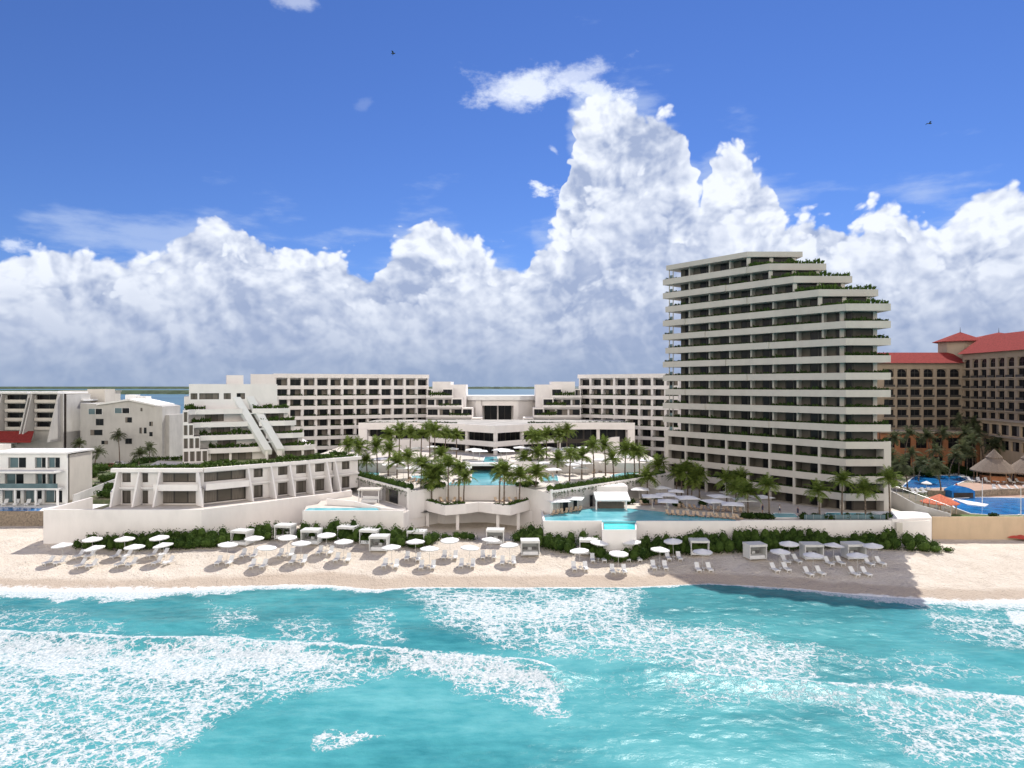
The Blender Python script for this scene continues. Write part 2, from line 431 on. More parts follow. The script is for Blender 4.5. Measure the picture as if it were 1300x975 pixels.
# billow field group: vector -> value about 0..1, bulging like cauliflower
G = bpy.data.node_groups.new('billow', 'ShaderNodeTree')
G.interface.new_socket('v', in_out='INPUT', socket_type='NodeSocketVector'); G.interface.new_socket('f', in_out='OUTPUT', socket_type='NodeSocketFloat')
gi = G.nodes.new('NodeGroupInput'); go = G.nodes.new('NodeGroupOutput')
nz = G.nodes.new('ShaderNodeTexNoise'); nz.noise_dimensions = '2D'; nz.inputs['Scale'].default_value = 7; nz.inputs['Detail'].default_value = 5
G.links.new(gi.outputs[0], nz.inputs['Vector'])
vs_ = G.nodes.new('ShaderNodeVectorMath'); vs_.operation = 'SUBTRACT'; vs_.inputs[1].default_value = (.5, .5, .5); G.links.new(nz.outputs['Color'], vs_.inputs[0])
vm = G.nodes.new('ShaderNodeVectorMath'); vm.operation = 'SCALE'; vm.inputs['Scale'].default_value = .07; G.links.new(vs_.outputs[0], vm.inputs[0])
va = G.nodes.new('ShaderNodeVectorMath'); va.operation = 'ADD'; G.links.new(gi.outputs[0], va.inputs[0]); G.links.new(vm.outputs[0], va.inputs[1])
acc = None
for sc, wt in ((9, .42), (21, .27), (47, .17), (105, .09)):
    v = G.nodes.new('ShaderNodeTexVoronoi'); v.voronoi_dimensions = '2D'; v.feature = 'SMOOTH_F1'; v.inputs['Scale'].default_value = sc; v.inputs['Smoothness'].default_value = .35
    G.links.new(va.outputs[0], v.inputs['Vector'])
    m = G.nodes.new('ShaderNodeMath'); m.operation = 'MULTIPLY'; m.inputs[1].default_value = -wt; G.links.new(v.outputs['Distance'], m.inputs[0])
    if acc: a = G.nodes.new('ShaderNodeMath'); a.operation = 'ADD'; G.links.new(acc, a.inputs[0]); G.links.new(m.outputs[0], a.inputs[1]); acc = a.outputs[0]
    else: acc = m.outputs[0]
nf_ = G.nodes.new('ShaderNodeTexNoise'); nf_.noise_dimensions = '2D'; nf_.inputs['Scale'].default_value = 60; nf_.inputs['Detail'].default_value = 6; nf_.inputs['Roughness'].default_value = .6
G.links.new(gi.outputs[0], nf_.inputs['Vector'])
m = G.nodes.new('ShaderNodeMath'); m.operation = 'MULTIPLY_ADD'; m.inputs[1].default_value = .10; m.inputs[2].default_value = .93; G.links.new(nf_.outputs[0], m.inputs[0])
a = G.nodes.new('ShaderNodeMath'); a.operation = 'ADD'; G.links.new(acc, a.inputs[0]); G.links.new(m.outputs[0], a.inputs[1]); G.links.new(a.outputs[0], go.inputs[0])
cmb = N('ShaderNodeCombineXYZ'); L(az, cmb.inputs[0]); L(ma('MULTIPLY', el, 1.15), cmb.inputs[1]); C2 = cmb.outputs[0]
def billow(off, dx=0.0, dz=0.0):
    mp = N('ShaderNodeMapping'); L(C2, mp.inputs[0]); mp.inputs['Location'].default_value = (off[0]+dx, off[1]+dz, 0)
    g = N('ShaderNodeGroup', node_tree=G); L(mp.outputs[0], g.inputs[0]); return g.outputs[0]
def nsv(scale, det, off=(0, 0, 0), st=(1, 1, 1), rough=.55):
    mp = N('ShaderNodeMapping'); L(C2, mp.inputs[0]); mp.inputs['Location'].default_value = (off[0], off[1]+off[2]*.7, 0); mp.inputs['Scale'].default_value = (st[0], st[2], 1)
    n = N('ShaderNodeTexNoise'); n.noise_dimensions = '2D'; n.inputs['Scale'].default_value = scale; n.inputs['Detail'].default_value = det; n.inputs['Roughness'].default_value = rough
    L(mp.outputs[0], n.inputs['Vector']); return n.outputs['Fac']
main = [(-60, 330), (0, 325), (30, 318), (60, 312), (130, 312), (165, 306), (205, 300), (240, 278), (265, 262), (292, 276), (330, 298), (400, 304), (440, 318), (470, 338), (485, 330), (500, 296), (530, 268), (556, 264), (585, 286), (610, 302), (650, 326), (664, 340), (674, 312), (712, 282), (722, 215), (738, 130), (770, 112), (810, 112), (850, 130), (874, 165), (888, 212), (896, 230), (905, 196), (930, 188), (962, 212), (988, 262), (1030, 272), (1075, 276), (1120, 262), (1165, 264), (1200, 272), (1232, 250), (1262, 235), (1290, 240), (1340, 262)]
mid = [(-60, 350), (0, 342), (60, 352), (110, 372), (180, 345), (250, 335), (300, 315), (350, 322), (410, 345), (470, 378), (540, 372), (590, 345), (640, 352), (700, 330), (730, 272), (780, 232), (830, 255), (880, 290), (930, 275), (980, 300), (1040, 318), (1100, 290), (1160, 295), (1210, 325), (1280, 300), (1340, 305)]
low = [(-60, 400), (0, 392), (80, 405), (160, 388), (260, 400), (340, 378), (420, 398), (500, 408), (600, 392), (680, 400), (760, 360), (840, 350), (920, 345), (1000, 362), (1080, 350), (1160, 365), (1240, 345), (1340, 365)]
WHITE = (.80, .84, .92); GREY = (.33, .40, .58); BASE = (.29, .36, .53)
skyc = sky.outputs[0]
bg = N('ShaderNodeBackground'); out = N('ShaderNodeOutputWorld')
mul = N('ShaderNodeMix', data_type='RGBA', blend_type='MULTIPLY'); mul.inputs[0].default_value = 1
L(skyc, mul.inputs[6]); mul.inputs[7].default_value = (SKYT[0], SKYT[1], SKYT[2], 1)
cur = mul.outputs[2]
# soft veil just above the heaps
veil = nsv(5, 6, (3, 1, 0), (1, 1, 3))
pm = profile(main)
e0 = evalp(pm, ma('MULTIPLY', ma('SUBTRACT', nsv(14, 3, (7, 0, 0)), .5), .03))
f = ma('MULTIPLY', ss(ma('ADD', ma('SUBTRACT', e0, el), ma('MULTIPLY', ma('SUBTRACT', veil, .52), .5)), -.03, .09), .5)
cur = mixc(f, cur, (.50, .60, .80))
for i, (pp, off, amp, soft, dk, sp) in enumerate(((pm, (0, 0, 0), .066, .013, .12, 1.0), (profile(mid), (4, 2, 1), .075, .012, .10, 1.0), (profile(low), (9, 5, 3), .075, .03, .12, 1.0))):
    B0 = billow(off); B1 = billow(off, -.009, -.015)
    bb = ma('SUBTRACT', B0, .62)
    e = evalp(pp, ma('MULTIPLY', ma('SUBTRACT', nsv(10, 3, (off[0]+7, 0, 0)), .5), .06))
    d = ma('ADD', ma('SUBTRACT', e, el), ma('MULTIPLY', bb, amp*1.7))
    alpha = ss(d, 0, soft)
    big = nsv(6, 4, (off[0]+2, off[1], 1), (1, 1, 1.4))
    rel = ma('MULTIPLY', ma('SUBTRACT', B0, B1), 2.9)
    t = ma('ADD', ma('SUBTRACT', .80, ma('MULTIPLY', ss(d, .0, dk*1.1), .55)), ma('ADD', rel, ma('MULTIPLY', ma('SUBTRACT', big, .5), 1.15)))
    t = ma('ADD', t, ma('MULTIPLY', ma('SUBTRACT', B0, .6), .35))
    if i: t = ma('SUBTRACT', t, .10*i)
    t = ma('ADD', t, 0, clamp=True)
    lo_ = mixc(ss(el, .20, .03), GREY, BASE); hi_ = mixc(ss(el, .17, .02), WHITE, (.49, .55, .68))
    c = mixc(t, lo_, hi_)
    if i: alpha = ma('MULTIPLY', alpha, .82 if i == 1 else .75)
    cur = mixc(alpha, cur, c)
# torn wisps and loose puffs, each an ellipse of sky
def puff(px, py, rx, ry, rot, dens, sc, off, soft=.5, amp=2.2):
    a, e = pz(px, py); du = ma('SUBTRACT', az, a); dv = ma('SUBTRACT', el, e); c, s = math.cos(rot), math.sin(rot)
    x = ma('DIVIDE', ma('ADD', ma('MULTIPLY', du, c), ma('MULTIPLY', dv, s)), rx/F); y = ma('DIVIDE', ma('SUBTRACT', ma('MULTIPLY', dv, c), ma('MULTIPLY', du, s)), ry/F)
    r = ma('SQRT', ma('ADD', ma('MULTIPLY', x, x), ma('MULTIPLY', y, y)))
    n = nsv(sc, 7, off, (1, 1, 1.6), .62)
    return ma('MULTIPLY', ss(ma('ADD', ma('SUBTRACT', 1, r), ma('MULTIPLY', ma('SUBTRACT', n, .5), amp)), .1, .1+soft*1.6), dens)
for args in ((668, 112, 95, 26, .12, .85, 16, (1, 4, 2)), (735, 96, 80, 16, .18, .6, 18, (5, 4, 2)), (640, 118, 55, 20, -.5, .5, 20, (2, 8, 1)), (762, 120, 60, 20, -.3, .75, 22, (8, 1, 1)),
             (686, 240, 19, 12, -.3, .95, 30, (3, 3, 3)), (714, 256, 28, 13, -.5, .8, 30, (1, 3, 3)), (704, 192, 10, 4, -.7, .4, 30, (1, 6, 3)), (375, 2, 35, 14, 0, .4, 16, (1, 6, 9)), (462, 133, 18, 8, .5, .09, 20, (4, 6, 9)), (15, 310, 20, 10, 0, .6, 24, (4, 6, 1)), (905, 300, 160, 60, .3, .0, 5, (4, 2, 1))):
    cur = mixc(puff(*args), cur, (.82, .87, .96))
# unseen bright warm cloud cover added behind the camera to light the facades
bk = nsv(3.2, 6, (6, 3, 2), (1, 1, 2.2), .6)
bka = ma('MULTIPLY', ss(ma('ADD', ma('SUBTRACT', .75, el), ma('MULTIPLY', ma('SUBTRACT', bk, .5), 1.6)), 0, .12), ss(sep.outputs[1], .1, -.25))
cur = mixc(bka, cur, BACK_FILL)
# haze band on the horizon
cur = mixc(ma('MULTIPLY', ss(el, .075, -.005), .55), cur, (.25, .33, .48))
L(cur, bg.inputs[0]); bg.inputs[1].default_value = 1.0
sc_ = N('ShaderNodeMix', data_type='RGBA', blend_type='MIX')
L(bg.outputs[0], out.inputs[0])
T.nodes.remove(sc_)
w.cycles.sampling_method = 'MANUAL'; w.cycles.sample_map_resolution = 512
# ================================================================== sea
def poly_sd(px, py, poly):
    """signed distance in photo-scale units, positive inside"""
    d = np.full(px.shape, 1e9); ins = np.zeros(px.shape, bool); n = len(poly)
    for i in range(n):
        ax, ay = poly[i]; bx, by = poly[(i+1) % n]; ex, ey = bx-ax, by-ay
        wx, wy = px-ax, py-ay; t = np.clip((wx*ex+wy*ey)/(ex*ex+ey*ey+1e-9), 0, 1)
        d = np.minimum(d, np.hypot(wx-ex*t, wy-ey*t))
        c = ((ay > py) != (by > py)) & (px < (bx-ax)*(py-ay)/(by-ay+1e-12)+ax); ins ^= c
    return np.where(ins, d, -d)
shore_px = [(-300, 742), (0, 750), (200, 752), (330, 744), (420, 744), (480, 749), (520, 746), (800, 746), (900, 741), (1000, 747), (1080, 755), (1200, 763), (1300, 766), (1700, 770)]
_sx = []; _sy = []
for a, b in shore_px:
    x, y = on(a, b, 0); _sx.append(x); _sy.append(y)
def shoreY(x): return np.interp(x, _sx, _sy)
def vnoise(x, y, s, seed=0):
    """value noise, vectorised"""
    x = np.asarray(x)*s+seed*17.3; y = np.asarray(y)*s+seed*9.1
    xi = np.floor(x).astype(np.int64); yi = np.floor(y).astype(np.int64); fx = x-xi; fy = y-yi
    fx = fx*fx*(3-2*fx); fy = fy*fy*(3-2*fy)
    def h(a, b):
        v = np.sin(a*127.1+b*311.7+seed*74.7)*43758.5453; return v-np.floor(v)
    return (h(xi, yi)*(1-fx)+h(xi+1, yi)*fx)*(1-fy)+(h(xi, yi+1)*(1-fx)+h(xi+1, yi+1)*fx)*fy
def fbm(x, y, s, o=4, seed=0): return sum(vnoise(x, y, s*2**k, seed+k)*.5**k for k in range(o))/sum(.5**k for k in range(o))
def sheet(name, xs, ys, zf, material, attrs=None, smooth=True):
    XX, YY = np.meshgrid(xs, ys); ZZ = zf(XX, YY); nx, ny = len(xs), len(ys)
    co_ = np.stack([XX.ravel(), YY.ravel(), ZZ.ravel()], 1).astype(np.float32)
    i = np.arange((nx-1)*(ny-1)); r = i//(nx-1); c = i % (nx-1); a = r*nx+c
    F_ = np.stack([a, a+1, a+nx+1, a+nx], 1).astype(np.int32)
    me = bpy.data.meshes.new(name); me.vertices.add(len(co_)); me.vertices.foreach_set('co', co_.ravel())
    me.loops.add(F_.size); me.loops.foreach_set('vertex_index', F_.ravel()); me.polygons.add(len(F_))
    me.polygons.foreach_set('loop_start', np.arange(0, F_.size, 4, dtype=np.int32)); me.polygons.foreach_set('loop_total', np.full(len(F_), 4, np.int32))
    me.update(calc_edges=True)
    if smooth: me.polygons.foreach_set('use_smooth', np.ones(len(F_), bool))
    for k, v in (attrs or {}).items():
        at = me.attributes.new(k, 'FLOAT', 'POINT'); at.data.foreach_set('value', v(XX, YY).ravel().astype(np.float32))
    me.materials.append(material); o = bpy.data.objects.new(name, me); COL.objects.link(o); return struct(o)
crest = [(-200, 795), (0, 808), (60, 811), (150, 818), (250, 817), (350, 822), (430, 826), (500, 832), (560, 838), (620, 843), (680, 848), (712, 856), (760, 858), (900, 868)]
crest2 = [(780, 850), (860, 856), (950, 864), (1080, 874), (1200, 882), (1320, 894), (1500, 905)]
crest3 = [(640, 790), (700, 793), (800, 797), (880, 800), (960, 808), (1040, 822), (1100, 840)]
def line(c):
    q = [on(a, b, 0) for a, b in c]; return [p[0] for p in q], [p[1] for p in q]
L1, L2, L3 = line(crest), line(crest2), line(crest3)
def sea_z(x, y):
    near = np.clip((115-y)/6, 0, 1)*np.clip((y-38)/8, 0, 1)*np.clip((125-abs(x))/20, 0, 1)
    px = 650+F*x/np.maximum(y, 30)
    wob = (fbm(x, y, .16, 3, 5)-.5)
    def ridge(Lc, A, ws, wb, e0, e1):
        yl = np.interp(x, *Lc)+wob*1.6; d = y-yl
        return A*np.where(d > 0, np.exp(-(d/ws)**2), np.exp(-(d/wb)**2))*np.clip((px-e0)/60, 0, 1)*np.clip((e1-px)/60, 0, 1)
    z = ridge(L1, 1.0, .75, 3.2, -400, 760)+ridge(L2, .55, .8, 3.0, 760, 1700)+ridge(L3, .45, .9, 3.0, 600, 1080)
    yl = np.interp(x, *L1); z += .25*np.exp(-((y-yl-7)/2.5)**2)
    z += (fbm(x, y*1.6, .25, 4, 2)-.5)*.34+(fbm(x, y*1.5, 1.3, 2, 8)-.5)*.10
    sh = np.clip((shoreY(x)-y)/5, .12, 1)
    return z*near*sh
FO = [  # outline, strength, softness
 ([(-40, 806), (0, 807), (60, 811), (150, 817), (250, 816), (350, 821), (430, 825), (500, 831), (560, 837), (620, 842), (680, 846), (706, 852), (718, 900), (724, 926), (700, 912), (650, 890), (600, 884), (570, 868), (540, 853), (500, 853), (430, 869), (380, 882), (330, 893), (300, 903), (262, 925), (225, 955), (190, 990), (-60, 1000)], .47, 20),
 ([(-40, 806), (0, 807), (60, 811), (150, 817), (250, 816), (350, 821), (430, 825), (500, 831), (560, 837), (620, 842), (680, 846), (706, 852), (700, 880), (640, 876), (590, 862), (540, 849), (440, 850), (330, 862), (240, 868), (120, 860), (-40, 850)], .66, 16),
 ([(505, 744), (815, 748), (810, 782), (870, 790), (960, 800), (1030, 828), (1052, 862), (1000, 882), (900, 868), (850, 850), (760, 838), (690, 830), (628, 826), (575, 800), (530, 775)], .46, 22),
 ([(520, 744), (800, 748), (790, 786), (700, 800), (620, 815), (585, 795), (540, 768)], .60, 24),
 ([(820, 858), (950, 862), (1080, 872), (1300, 888), (1420, 900), (1420, 990), (1190, 990), (1130, 942), (1060, 902), (960, 892), (870, 897), (845, 872)], .40, 22),
 ([(1080, 868), (1300, 886), (1400, 892), (1400, 915), (1300, 910), (1150, 890)], .54, 14),
 ([(1155, 766), (1310, 788), (1400, 800), (1400, 824), (1300, 822), (1230, 812), (1180, 796)], .44, 18),
 ([(1278, 776), (1400, 778), (1400, 800), (1285, 796)], .9, 6),
 ([(265, 768), (320, 762), (338, 795), (300, 812), (262, 800)], .34, 16),
 ([(345, 790), (395, 780), (435, 800), (430, 828), (360, 825)], .36, 18),
 ([(440, 775), (500, 770), (512, 815), (470, 828), (440, 812)], .36, 18),
 ([(-40, 775), (60, 778), (160, 790), (150, 812), (-40, 800)], .34, 14),
 ([(395, 935), (450, 925), (492, 935), (440, 952), (400, 950)], .50, 6),
 ([(680, 840), (1000, 845), (1010, 880), (780, 900), (720, 880)], .18, 20),
 ([(900, 800), (1120, 830), (1300, 850), (1300, 870), (1000, 850)], .30, 18)]
def foam(x, y):
    px = 650+F*x/np.maximum(y, 20); py = HY+CZ*F/np.maximum(y, 20)
    j = (fbm(x, y, .22, 4, 3)-.5)*34; e = np.zeros(x.shape)
    for poly, s, soft in FO:
        sd_ = poly_sd(px, py, poly)+j*(1.0 if soft > 8 else .4)*(.35 if s > .9 else 1)
        t = np.clip(sd_/soft*.5+.5, 0, 1); e = np.maximum(e, s*t*t*(3-2*t))
    e = np.maximum(e, .80*np.clip(1-abs(y-(np.interp(x, *L1)-.45+(fbm(x, y*0, .5, 3, 21)-.5)*1.1))/(.55+.5*fbm(x, y*0, .8, 2, 22)), 0, 1)**.7*(px < 706))
    e = np.maximum(e, .60*np.clip(1-abs(y-np.interp(x, *L2)+.3)/.8, 0, 1)*(px > 880))
    e = np.maximum(e, .52*np.clip(1-abs(y-np.interp(x, *L3)+.3)/.7, 0, 1)*(px > 640)*(px < 960))
    sy = shoreY(x); w_ = np.interp(px, [-100, 0, 200, 330, 430, 520, 800, 960, 1100, 1300, 1500], [7, 6, 4.5, 2.6, 2.4, 1.6, 1.2, 1.4, 4.2, 5, 5])
    d = sy+.5-y; e = np.maximum(e, .95*np.clip(1-np.maximum(d, 0)/w_*(1.0+(fbm(x, y, .3, 3, 9)-.5)*1.4), 0, 1)**.6)
    return e*np.clip((160-abs(x))/30, 0, 1)
def seg(a, b, s): return np.arange(a, b, s)
def ext(core, lo, hi):
    return np.concatenate([-np.geomspace(-lo, -core[0]+20, 14) if lo < core[0] else [], core, np.geomspace(core[-1]+20, hi, 14) if hi > core[-1] else []])
m, t, b = nt('sea_water')
at = t.nodes.new('ShaderNodeAttribute'); at.attribute_name = 'foam'
geo = t.nodes.new('ShaderNodeNewGeometry'); P_ = geo.outputs['Position']
def mm(op, *ins, clamp=False):
    n = t.nodes.new('ShaderNodeMath'); n.operation = op; n.use_clamp = clamp
    for i, v in enumerate(ins):
        if isinstance(v, (int, float)): n.inputs[i].default_value = v
        else: t.links.new(v, n.inputs[i])
    return n.outputs[0]
def msm(v, a, c_):
    n = t.nodes.new('ShaderNodeMapRange'); n.interpolation_type = 'SMOOTHSTEP'; t.links.new(v, n.inputs[0]); n.inputs[1].default_value = a; n.inputs[2].default_value = c_; return n.outputs[0]
wn = noise(t, .55, 4, P_); wv = t.nodes.new('ShaderNodeVectorMath'); wv.operation = 'MULTIPLY_ADD'
t.links.new(wn.outputs['Color'], wv.inputs[0]); wv.inputs[1].default_value = (1.7, 1.7, 0); t.links.new(P_, wv.inputs[2])
wn2 = noise(t, 2.3, 3, P_); wv2 = t.nodes.new('ShaderNodeVectorMath'); wv2.operation = 'MULTIPLY_ADD'
t.links.new(wn2.outputs['Color'], wv2.inputs[0]); wv2.inputs[1].default_value = (.5, .5, 0); t.links.new(wv.outputs[0], wv2.inputs[2])
def vor(scale, vec):
    v = t.nodes.new('ShaderNodeTexVoronoi'); v.feature = 'DISTANCE_TO_EDGE'; v.inputs['Scale'].default_value = scale; t.links.new(vec, v.inputs['Vector']); return v.outputs['Distance']
v1 = vor(.55, wv2.outputs[0]); v2 = vor(1.5, wv2.outputs[0]); v3 = vor(3.6, wv2.outputs[0])
l1 = mm('SUBTRACT', 1, msm(v1, 0, .20)); l2 = mm('SUBTRACT', 1, msm(v2, 0, .24)); l3 = mm('SUBTRACT', 1, msm(v3, 0, .32))
n3 = noise(t, .9, 7, P_, .65).outputs['Fac']; n4 = noise(t, 5, 4, P_, .6).outputs['Fac']
nb = noise(t, .28, 5, P_, .6, stretch=(.6, 1.3, 1)).outputs['Fac']
pat = mm('ADD', mm('ADD', mm('MULTIPLY', l1, .24), mm('ADD', mm('MULTIPLY', l2, .26), mm('MULTIPLY', l3, .20))), mm('ADD', mm('MULTIPLY', nb, .60), mm('ADD', mm('MULTIPLY', n3, .45), mm('MULTIPLY', n4, .45))))
fm = msm(mm('ADD', pat, mm('MULTIPLY', at.outputs['Fac'], 1.0)), 1.43, 1.72)
fm = mm('MULTIPLY', fm, msm(at.outputs['Fac'], .05, .3))
n5 = noise(t, .045, 5, P_, .55, stretch=(1, 2.2, 1)).outputs['Fac']; n6 = noise(t, .35, 5, P_, .6, stretch=(1, 2.4, 1)).outputs['Fac']
cv = mm('ADD', mm('MULTIPLY', n5, .65), mm('MULTIPLY', n6, .35))
sxyz = t.nodes.new('ShaderNodeSeparateXYZ'); t.links.new(P_, sxyz.inputs[0]); cv = mm('SUBTRACT', cv, mm('MULTIPLY', msm(sxyz.outputs[1], 72, 100), .11))
wc = ramp(t, cv, [(.32, SEA[0]), (.5, SEA[1]), (.68, SEA[2])])
tint = t.nodes.new('ShaderNodeMix'); tint.data_type = 'RGBA'; t.links.new(mm('MULTIPLY', at.outputs['Fac'], .4), tint.inputs[0]); t.links.new(wc, tint.inputs[6]); tint.inputs[7].default_value = (.15, .45, .47, 1)
mx = t.nodes.new('ShaderNodeMix'); mx.data_type = 'RGBA'; t.links.new(fm, mx.inputs[0]); t.links.new(tint.outputs[2], mx.inputs[6]); mx.inputs[7].default_value = (.78, .80, .80, 1)
fcol = ramp(t, noise(t, 3.2, 5, P_, .7).outputs['Fac'], [(.36, (.34, .42, .45)), (.52, (.56, .61, .62)), (.66, (.74, .75, .75))]); t.links.new(fcol, mx.inputs[7])
t.links.new(mx.outputs[2], b.inputs['Base Color']); 
t.links.new(mm('ADD', mm('MULTIPLY', fm, .5), .24), b.inputs['Roughness']); b.inputs['IOR'].default_value = 1.33; b.inputs['Specular IOR Level'].default_value = .16
h1 = noise(t, .8, 6, P_, .6, stretch=(1, 1.8, 1)).outputs['Fac']
bh = mm('ADD', mm('MULTIPLY', h1, .55), mm('ADD', mm('MULTIPLY', fm, .28), mm('MULTIPLY', n4, .10)))
bump(t, b, bh, .6, .25)
M['sea'] = m
sea = sheet('sea', ext(seg(-112, 112, .32), -9000, 9000), np.concatenate([-np.geomspace(6000, 10, 8), [20, 34, 44], seg(49, 112, .28), [118, 131]]), sea_z, M['sea'], {'foam': foam})
# sand -------------------------------------------------------------------------
def sand_z(x, y):
    d = y-shoreY(np.clip(x, -120, 120)); z = np.where(d < 0, d*.12, np.minimum(d*.13, 2.5+np.maximum(d-19, 0)*.01))
    z = z+1.15*np.exp(-((x+33)/15)**2)*np.clip((d-2)/13, 0, 1)
    n = (fbm(x, y, .35, 4, 4)-.5)*.22*np.clip(d/4, 0, 1)+(fbm(x, y, 1.6, 3, 6)-.5)*.07*np.clip(d/3, 0, 1)
    return z+n
def gz(x, y): return float(sand_z(np.array([x*1.0]), np.array([y*1.0]))[0])
def beach(px, py):
    Y = YG(py, 1.2)
    for _ in range(8): Y = YG(py, gz(X(px, Y), Y))
    x = X(px, Y); return x, Y, gz(x, Y)
m, t, b = nt('sand')
geo = t.nodes.new('ShaderNodeNewGeometry'); P_ = geo.outputs['Position']
at = t.nodes.new('ShaderNodeAttribute'); at.attribute_name = 'wet'
n1 = noise(t, .25, 6, P_, .6).outputs['Fac']; n2 = noise(t, 2.2, 5, P_, .65).outputs['Fac']
cs_ = ramp(t, mm('ADD', mm('MULTIPLY', n1, .5), mm('MULTIPLY', n2, .5)), [(.35, (.58, .50, .41)), (.5, (.68, .60, .505)), (.66, (.76, .69, .60))])
mx = t.nodes.new('ShaderNodeMix'); mx.data_type = 'RGBA'
wet = msm(mm('ADD', at.outputs['Fac'], mm('MULTIPLY', mm('SUBTRACT', n1, .5), .8)), .35, .65)
t.links.new(wet, mx.inputs[0]); t.links.new(cs_, mx.inputs[6]); mx.inputs[7].default_value = (.52, .43, .345, 1)
fo = t.nodes.new('ShaderNodeMix'); fo.data_type = 'RGBA'; at2 = t.nodes.new('ShaderNodeAttribute'); at2.attribute_name = 'wash'
wf = msm(mm('ADD', mm('MULTIPLY', noise(t, 1.1, 7, P_, .68).outputs['Fac'], .9), at2.outputs['Fac']), .78, 1.05)
t.links.new(wf, fo.inputs[0]); t.links.new(mx.outputs[2], fo.inputs[6]); fo.inputs[7].default_value = (.84, .83, .81, 1)
t.links.new(fo.outputs[2], b.inputs['Base Color']); b.inputs['Roughness'].default_value = .9; b.inputs['Specular IOR Level'].default_value = .15
vf = t.nodes.new('ShaderNodeTexVoronoi'); vf.inputs['Scale'].default_value = 1.9; t.links.new(P_, vf.inputs['Vector'])
pock = mm('MULTIPLY', msm(vf.outputs['Distance'], .0, .42), msm(noise(t, .22, 4, P_).outputs['Fac'], .42, .56))
bump(t, b, mm('ADD', mm('ADD', n2, mm('MULTIPLY', pock, .55)), mm('MULTIPLY', noise(t, 7, 3, P_).outputs['Fac'], .4)), .85, .32)
M['sand'] = m
def wash(x, y):
    px = 650+F*x/y; w_ = np.interp(px, [-100, 0, 200, 330, 430, 520, 800, 960, 1080, 1300], [6, 5.5, 3.6, 1.2, .6, .3, .3, .4, 1.4, 2.6])
    d = y-shoreY(x); return .75*np.clip(1-d/w_+(fbm(x, y, .25, 3, 12)-.5)*.8, 0, 1)*(d < w_*1.5)
sheet('sand_beach', ext(seg(-130, 130, .8), -5000, 5000), np.concatenate([[96], seg(98, 130, .4), [134, 142, 150]]), sand_z, M['sand'],
      {'wet': lambda x, y: np.clip(1-(y-shoreY(x)-1.5)/6, 0, 1), 'wash': wash})
# ground behind the beach -------------------------------------------------------
def ground_z(x, y):
    z = np.full(x.shape, 6.2); z = np.where((x > -71.5) & (x < 76.6) & (y < 205), 1.6, z); z = np.where(y > 285, 6.2-(y-285)*.3, z)
    z = np.where(y < 129.5, -1.0, z); z = np.where((x < -84.7) & (y < 149.5), -1.0, z); return z
m, t, b = nt('ground_cover')
geo = t.nodes.new('ShaderNodeNewGeometry'); P_ = geo.outputs['Position']
n1 = noise(t, .07, 6, P_, .6).outputs['Fac']; n2 = noise(t, 1.4, 5, P_).outputs['Fac']
t.links.new(ramp(t, mm('ADD', mm('MULTIPLY', n1, .7), mm('MULTIPLY', n2, .3)), [(.38, (.055, .085, .03)), (.47, (.11, .13, .055)), (.54, (.26, .22, .16)), (.7, (.38, .34, .28))]), b.inputs['Base Color'])
b.inputs['Roughness'].default_value = .95; bump(t, b, n2, .5, .3); M['ground'] = m
sheet('ground', np.array([-6000, -2000, -600, -300, -200, -130, -100, -86, -84.8, -84.6, -71.6, -71.4, -40, 0, 40, 76.5, 76.7, 120, 200, 400, 900, 2500, 6000.]),
      np.array([129.4, 129.6, 149.4, 149.5, 160, 180, 204.9, 205.1, 240, 285, 310, 330.]), ground_z, M['ground'], smooth=False)
m, t, b = nt('lagoon_water'); geo = t.nodes.new('ShaderNodeNewGeometry'); P_ = geo.outputs['Position']
n1 = noise(t, .004, 5, P_, .6, stretch=(.35, 1, 1)).outputs['Fac']
t.links.new(ramp(t, n1, [(.35, (.035, .10, .15)), (.65, (.06, .17, .21))]), b.inputs['Base Color']); b.inputs['Roughness'].default_value = .35
bump(t, b, noise(t, .8, 3, P_).outputs['Fac'], .6, .3)
M['lagoon'] = m
lb = MB(); lb.add([(-25000, 300, .02), (25000, 300, .02), (25000, 40000, .02), (-25000, 40000, .02)], [(0, 1, 2, 3)], 'lagoon'); struct(lb.build('lagoon'))
M['mangrove'] = mat('mangrove', (.05, .075, .04), .95, .35, .01)
def shoreline_land(name, x0, x1, y0, depth, h):
    n = 160; b = MB(); vs = []
    for i in range(n+1):
        x = x0+(x1-x0)*i/n; e = min(1, 14*min(i, n-i)/n)
        y = y0+random.uniform(-1, 1)*depth*.08+depth*.5*(1-e); hh = h*e*random.uniform(.75, 1.15)+.2
        vs += [(x, y, 0), (x, y+depth*.06, hh), (x, y0+depth, hh*.9), (x, y0+depth*1.05, 0)]
    b.add(vs, [(4*i+k, 4*i+4+k, 4*i+5+k, 4*i+1+k) for i in range(n) for k in range(3)], 'mangrove'); o = b.build(name); return struct(o)
shoreline_land('far_shore', -9000, 1000, 7000, 2500, 22)
shoreline_land('mangrove_shore', -2600, -1050, 2600, 900, 11)
shoreline_land('distant_shore', 900, 14000, 14000, 3000, 24)
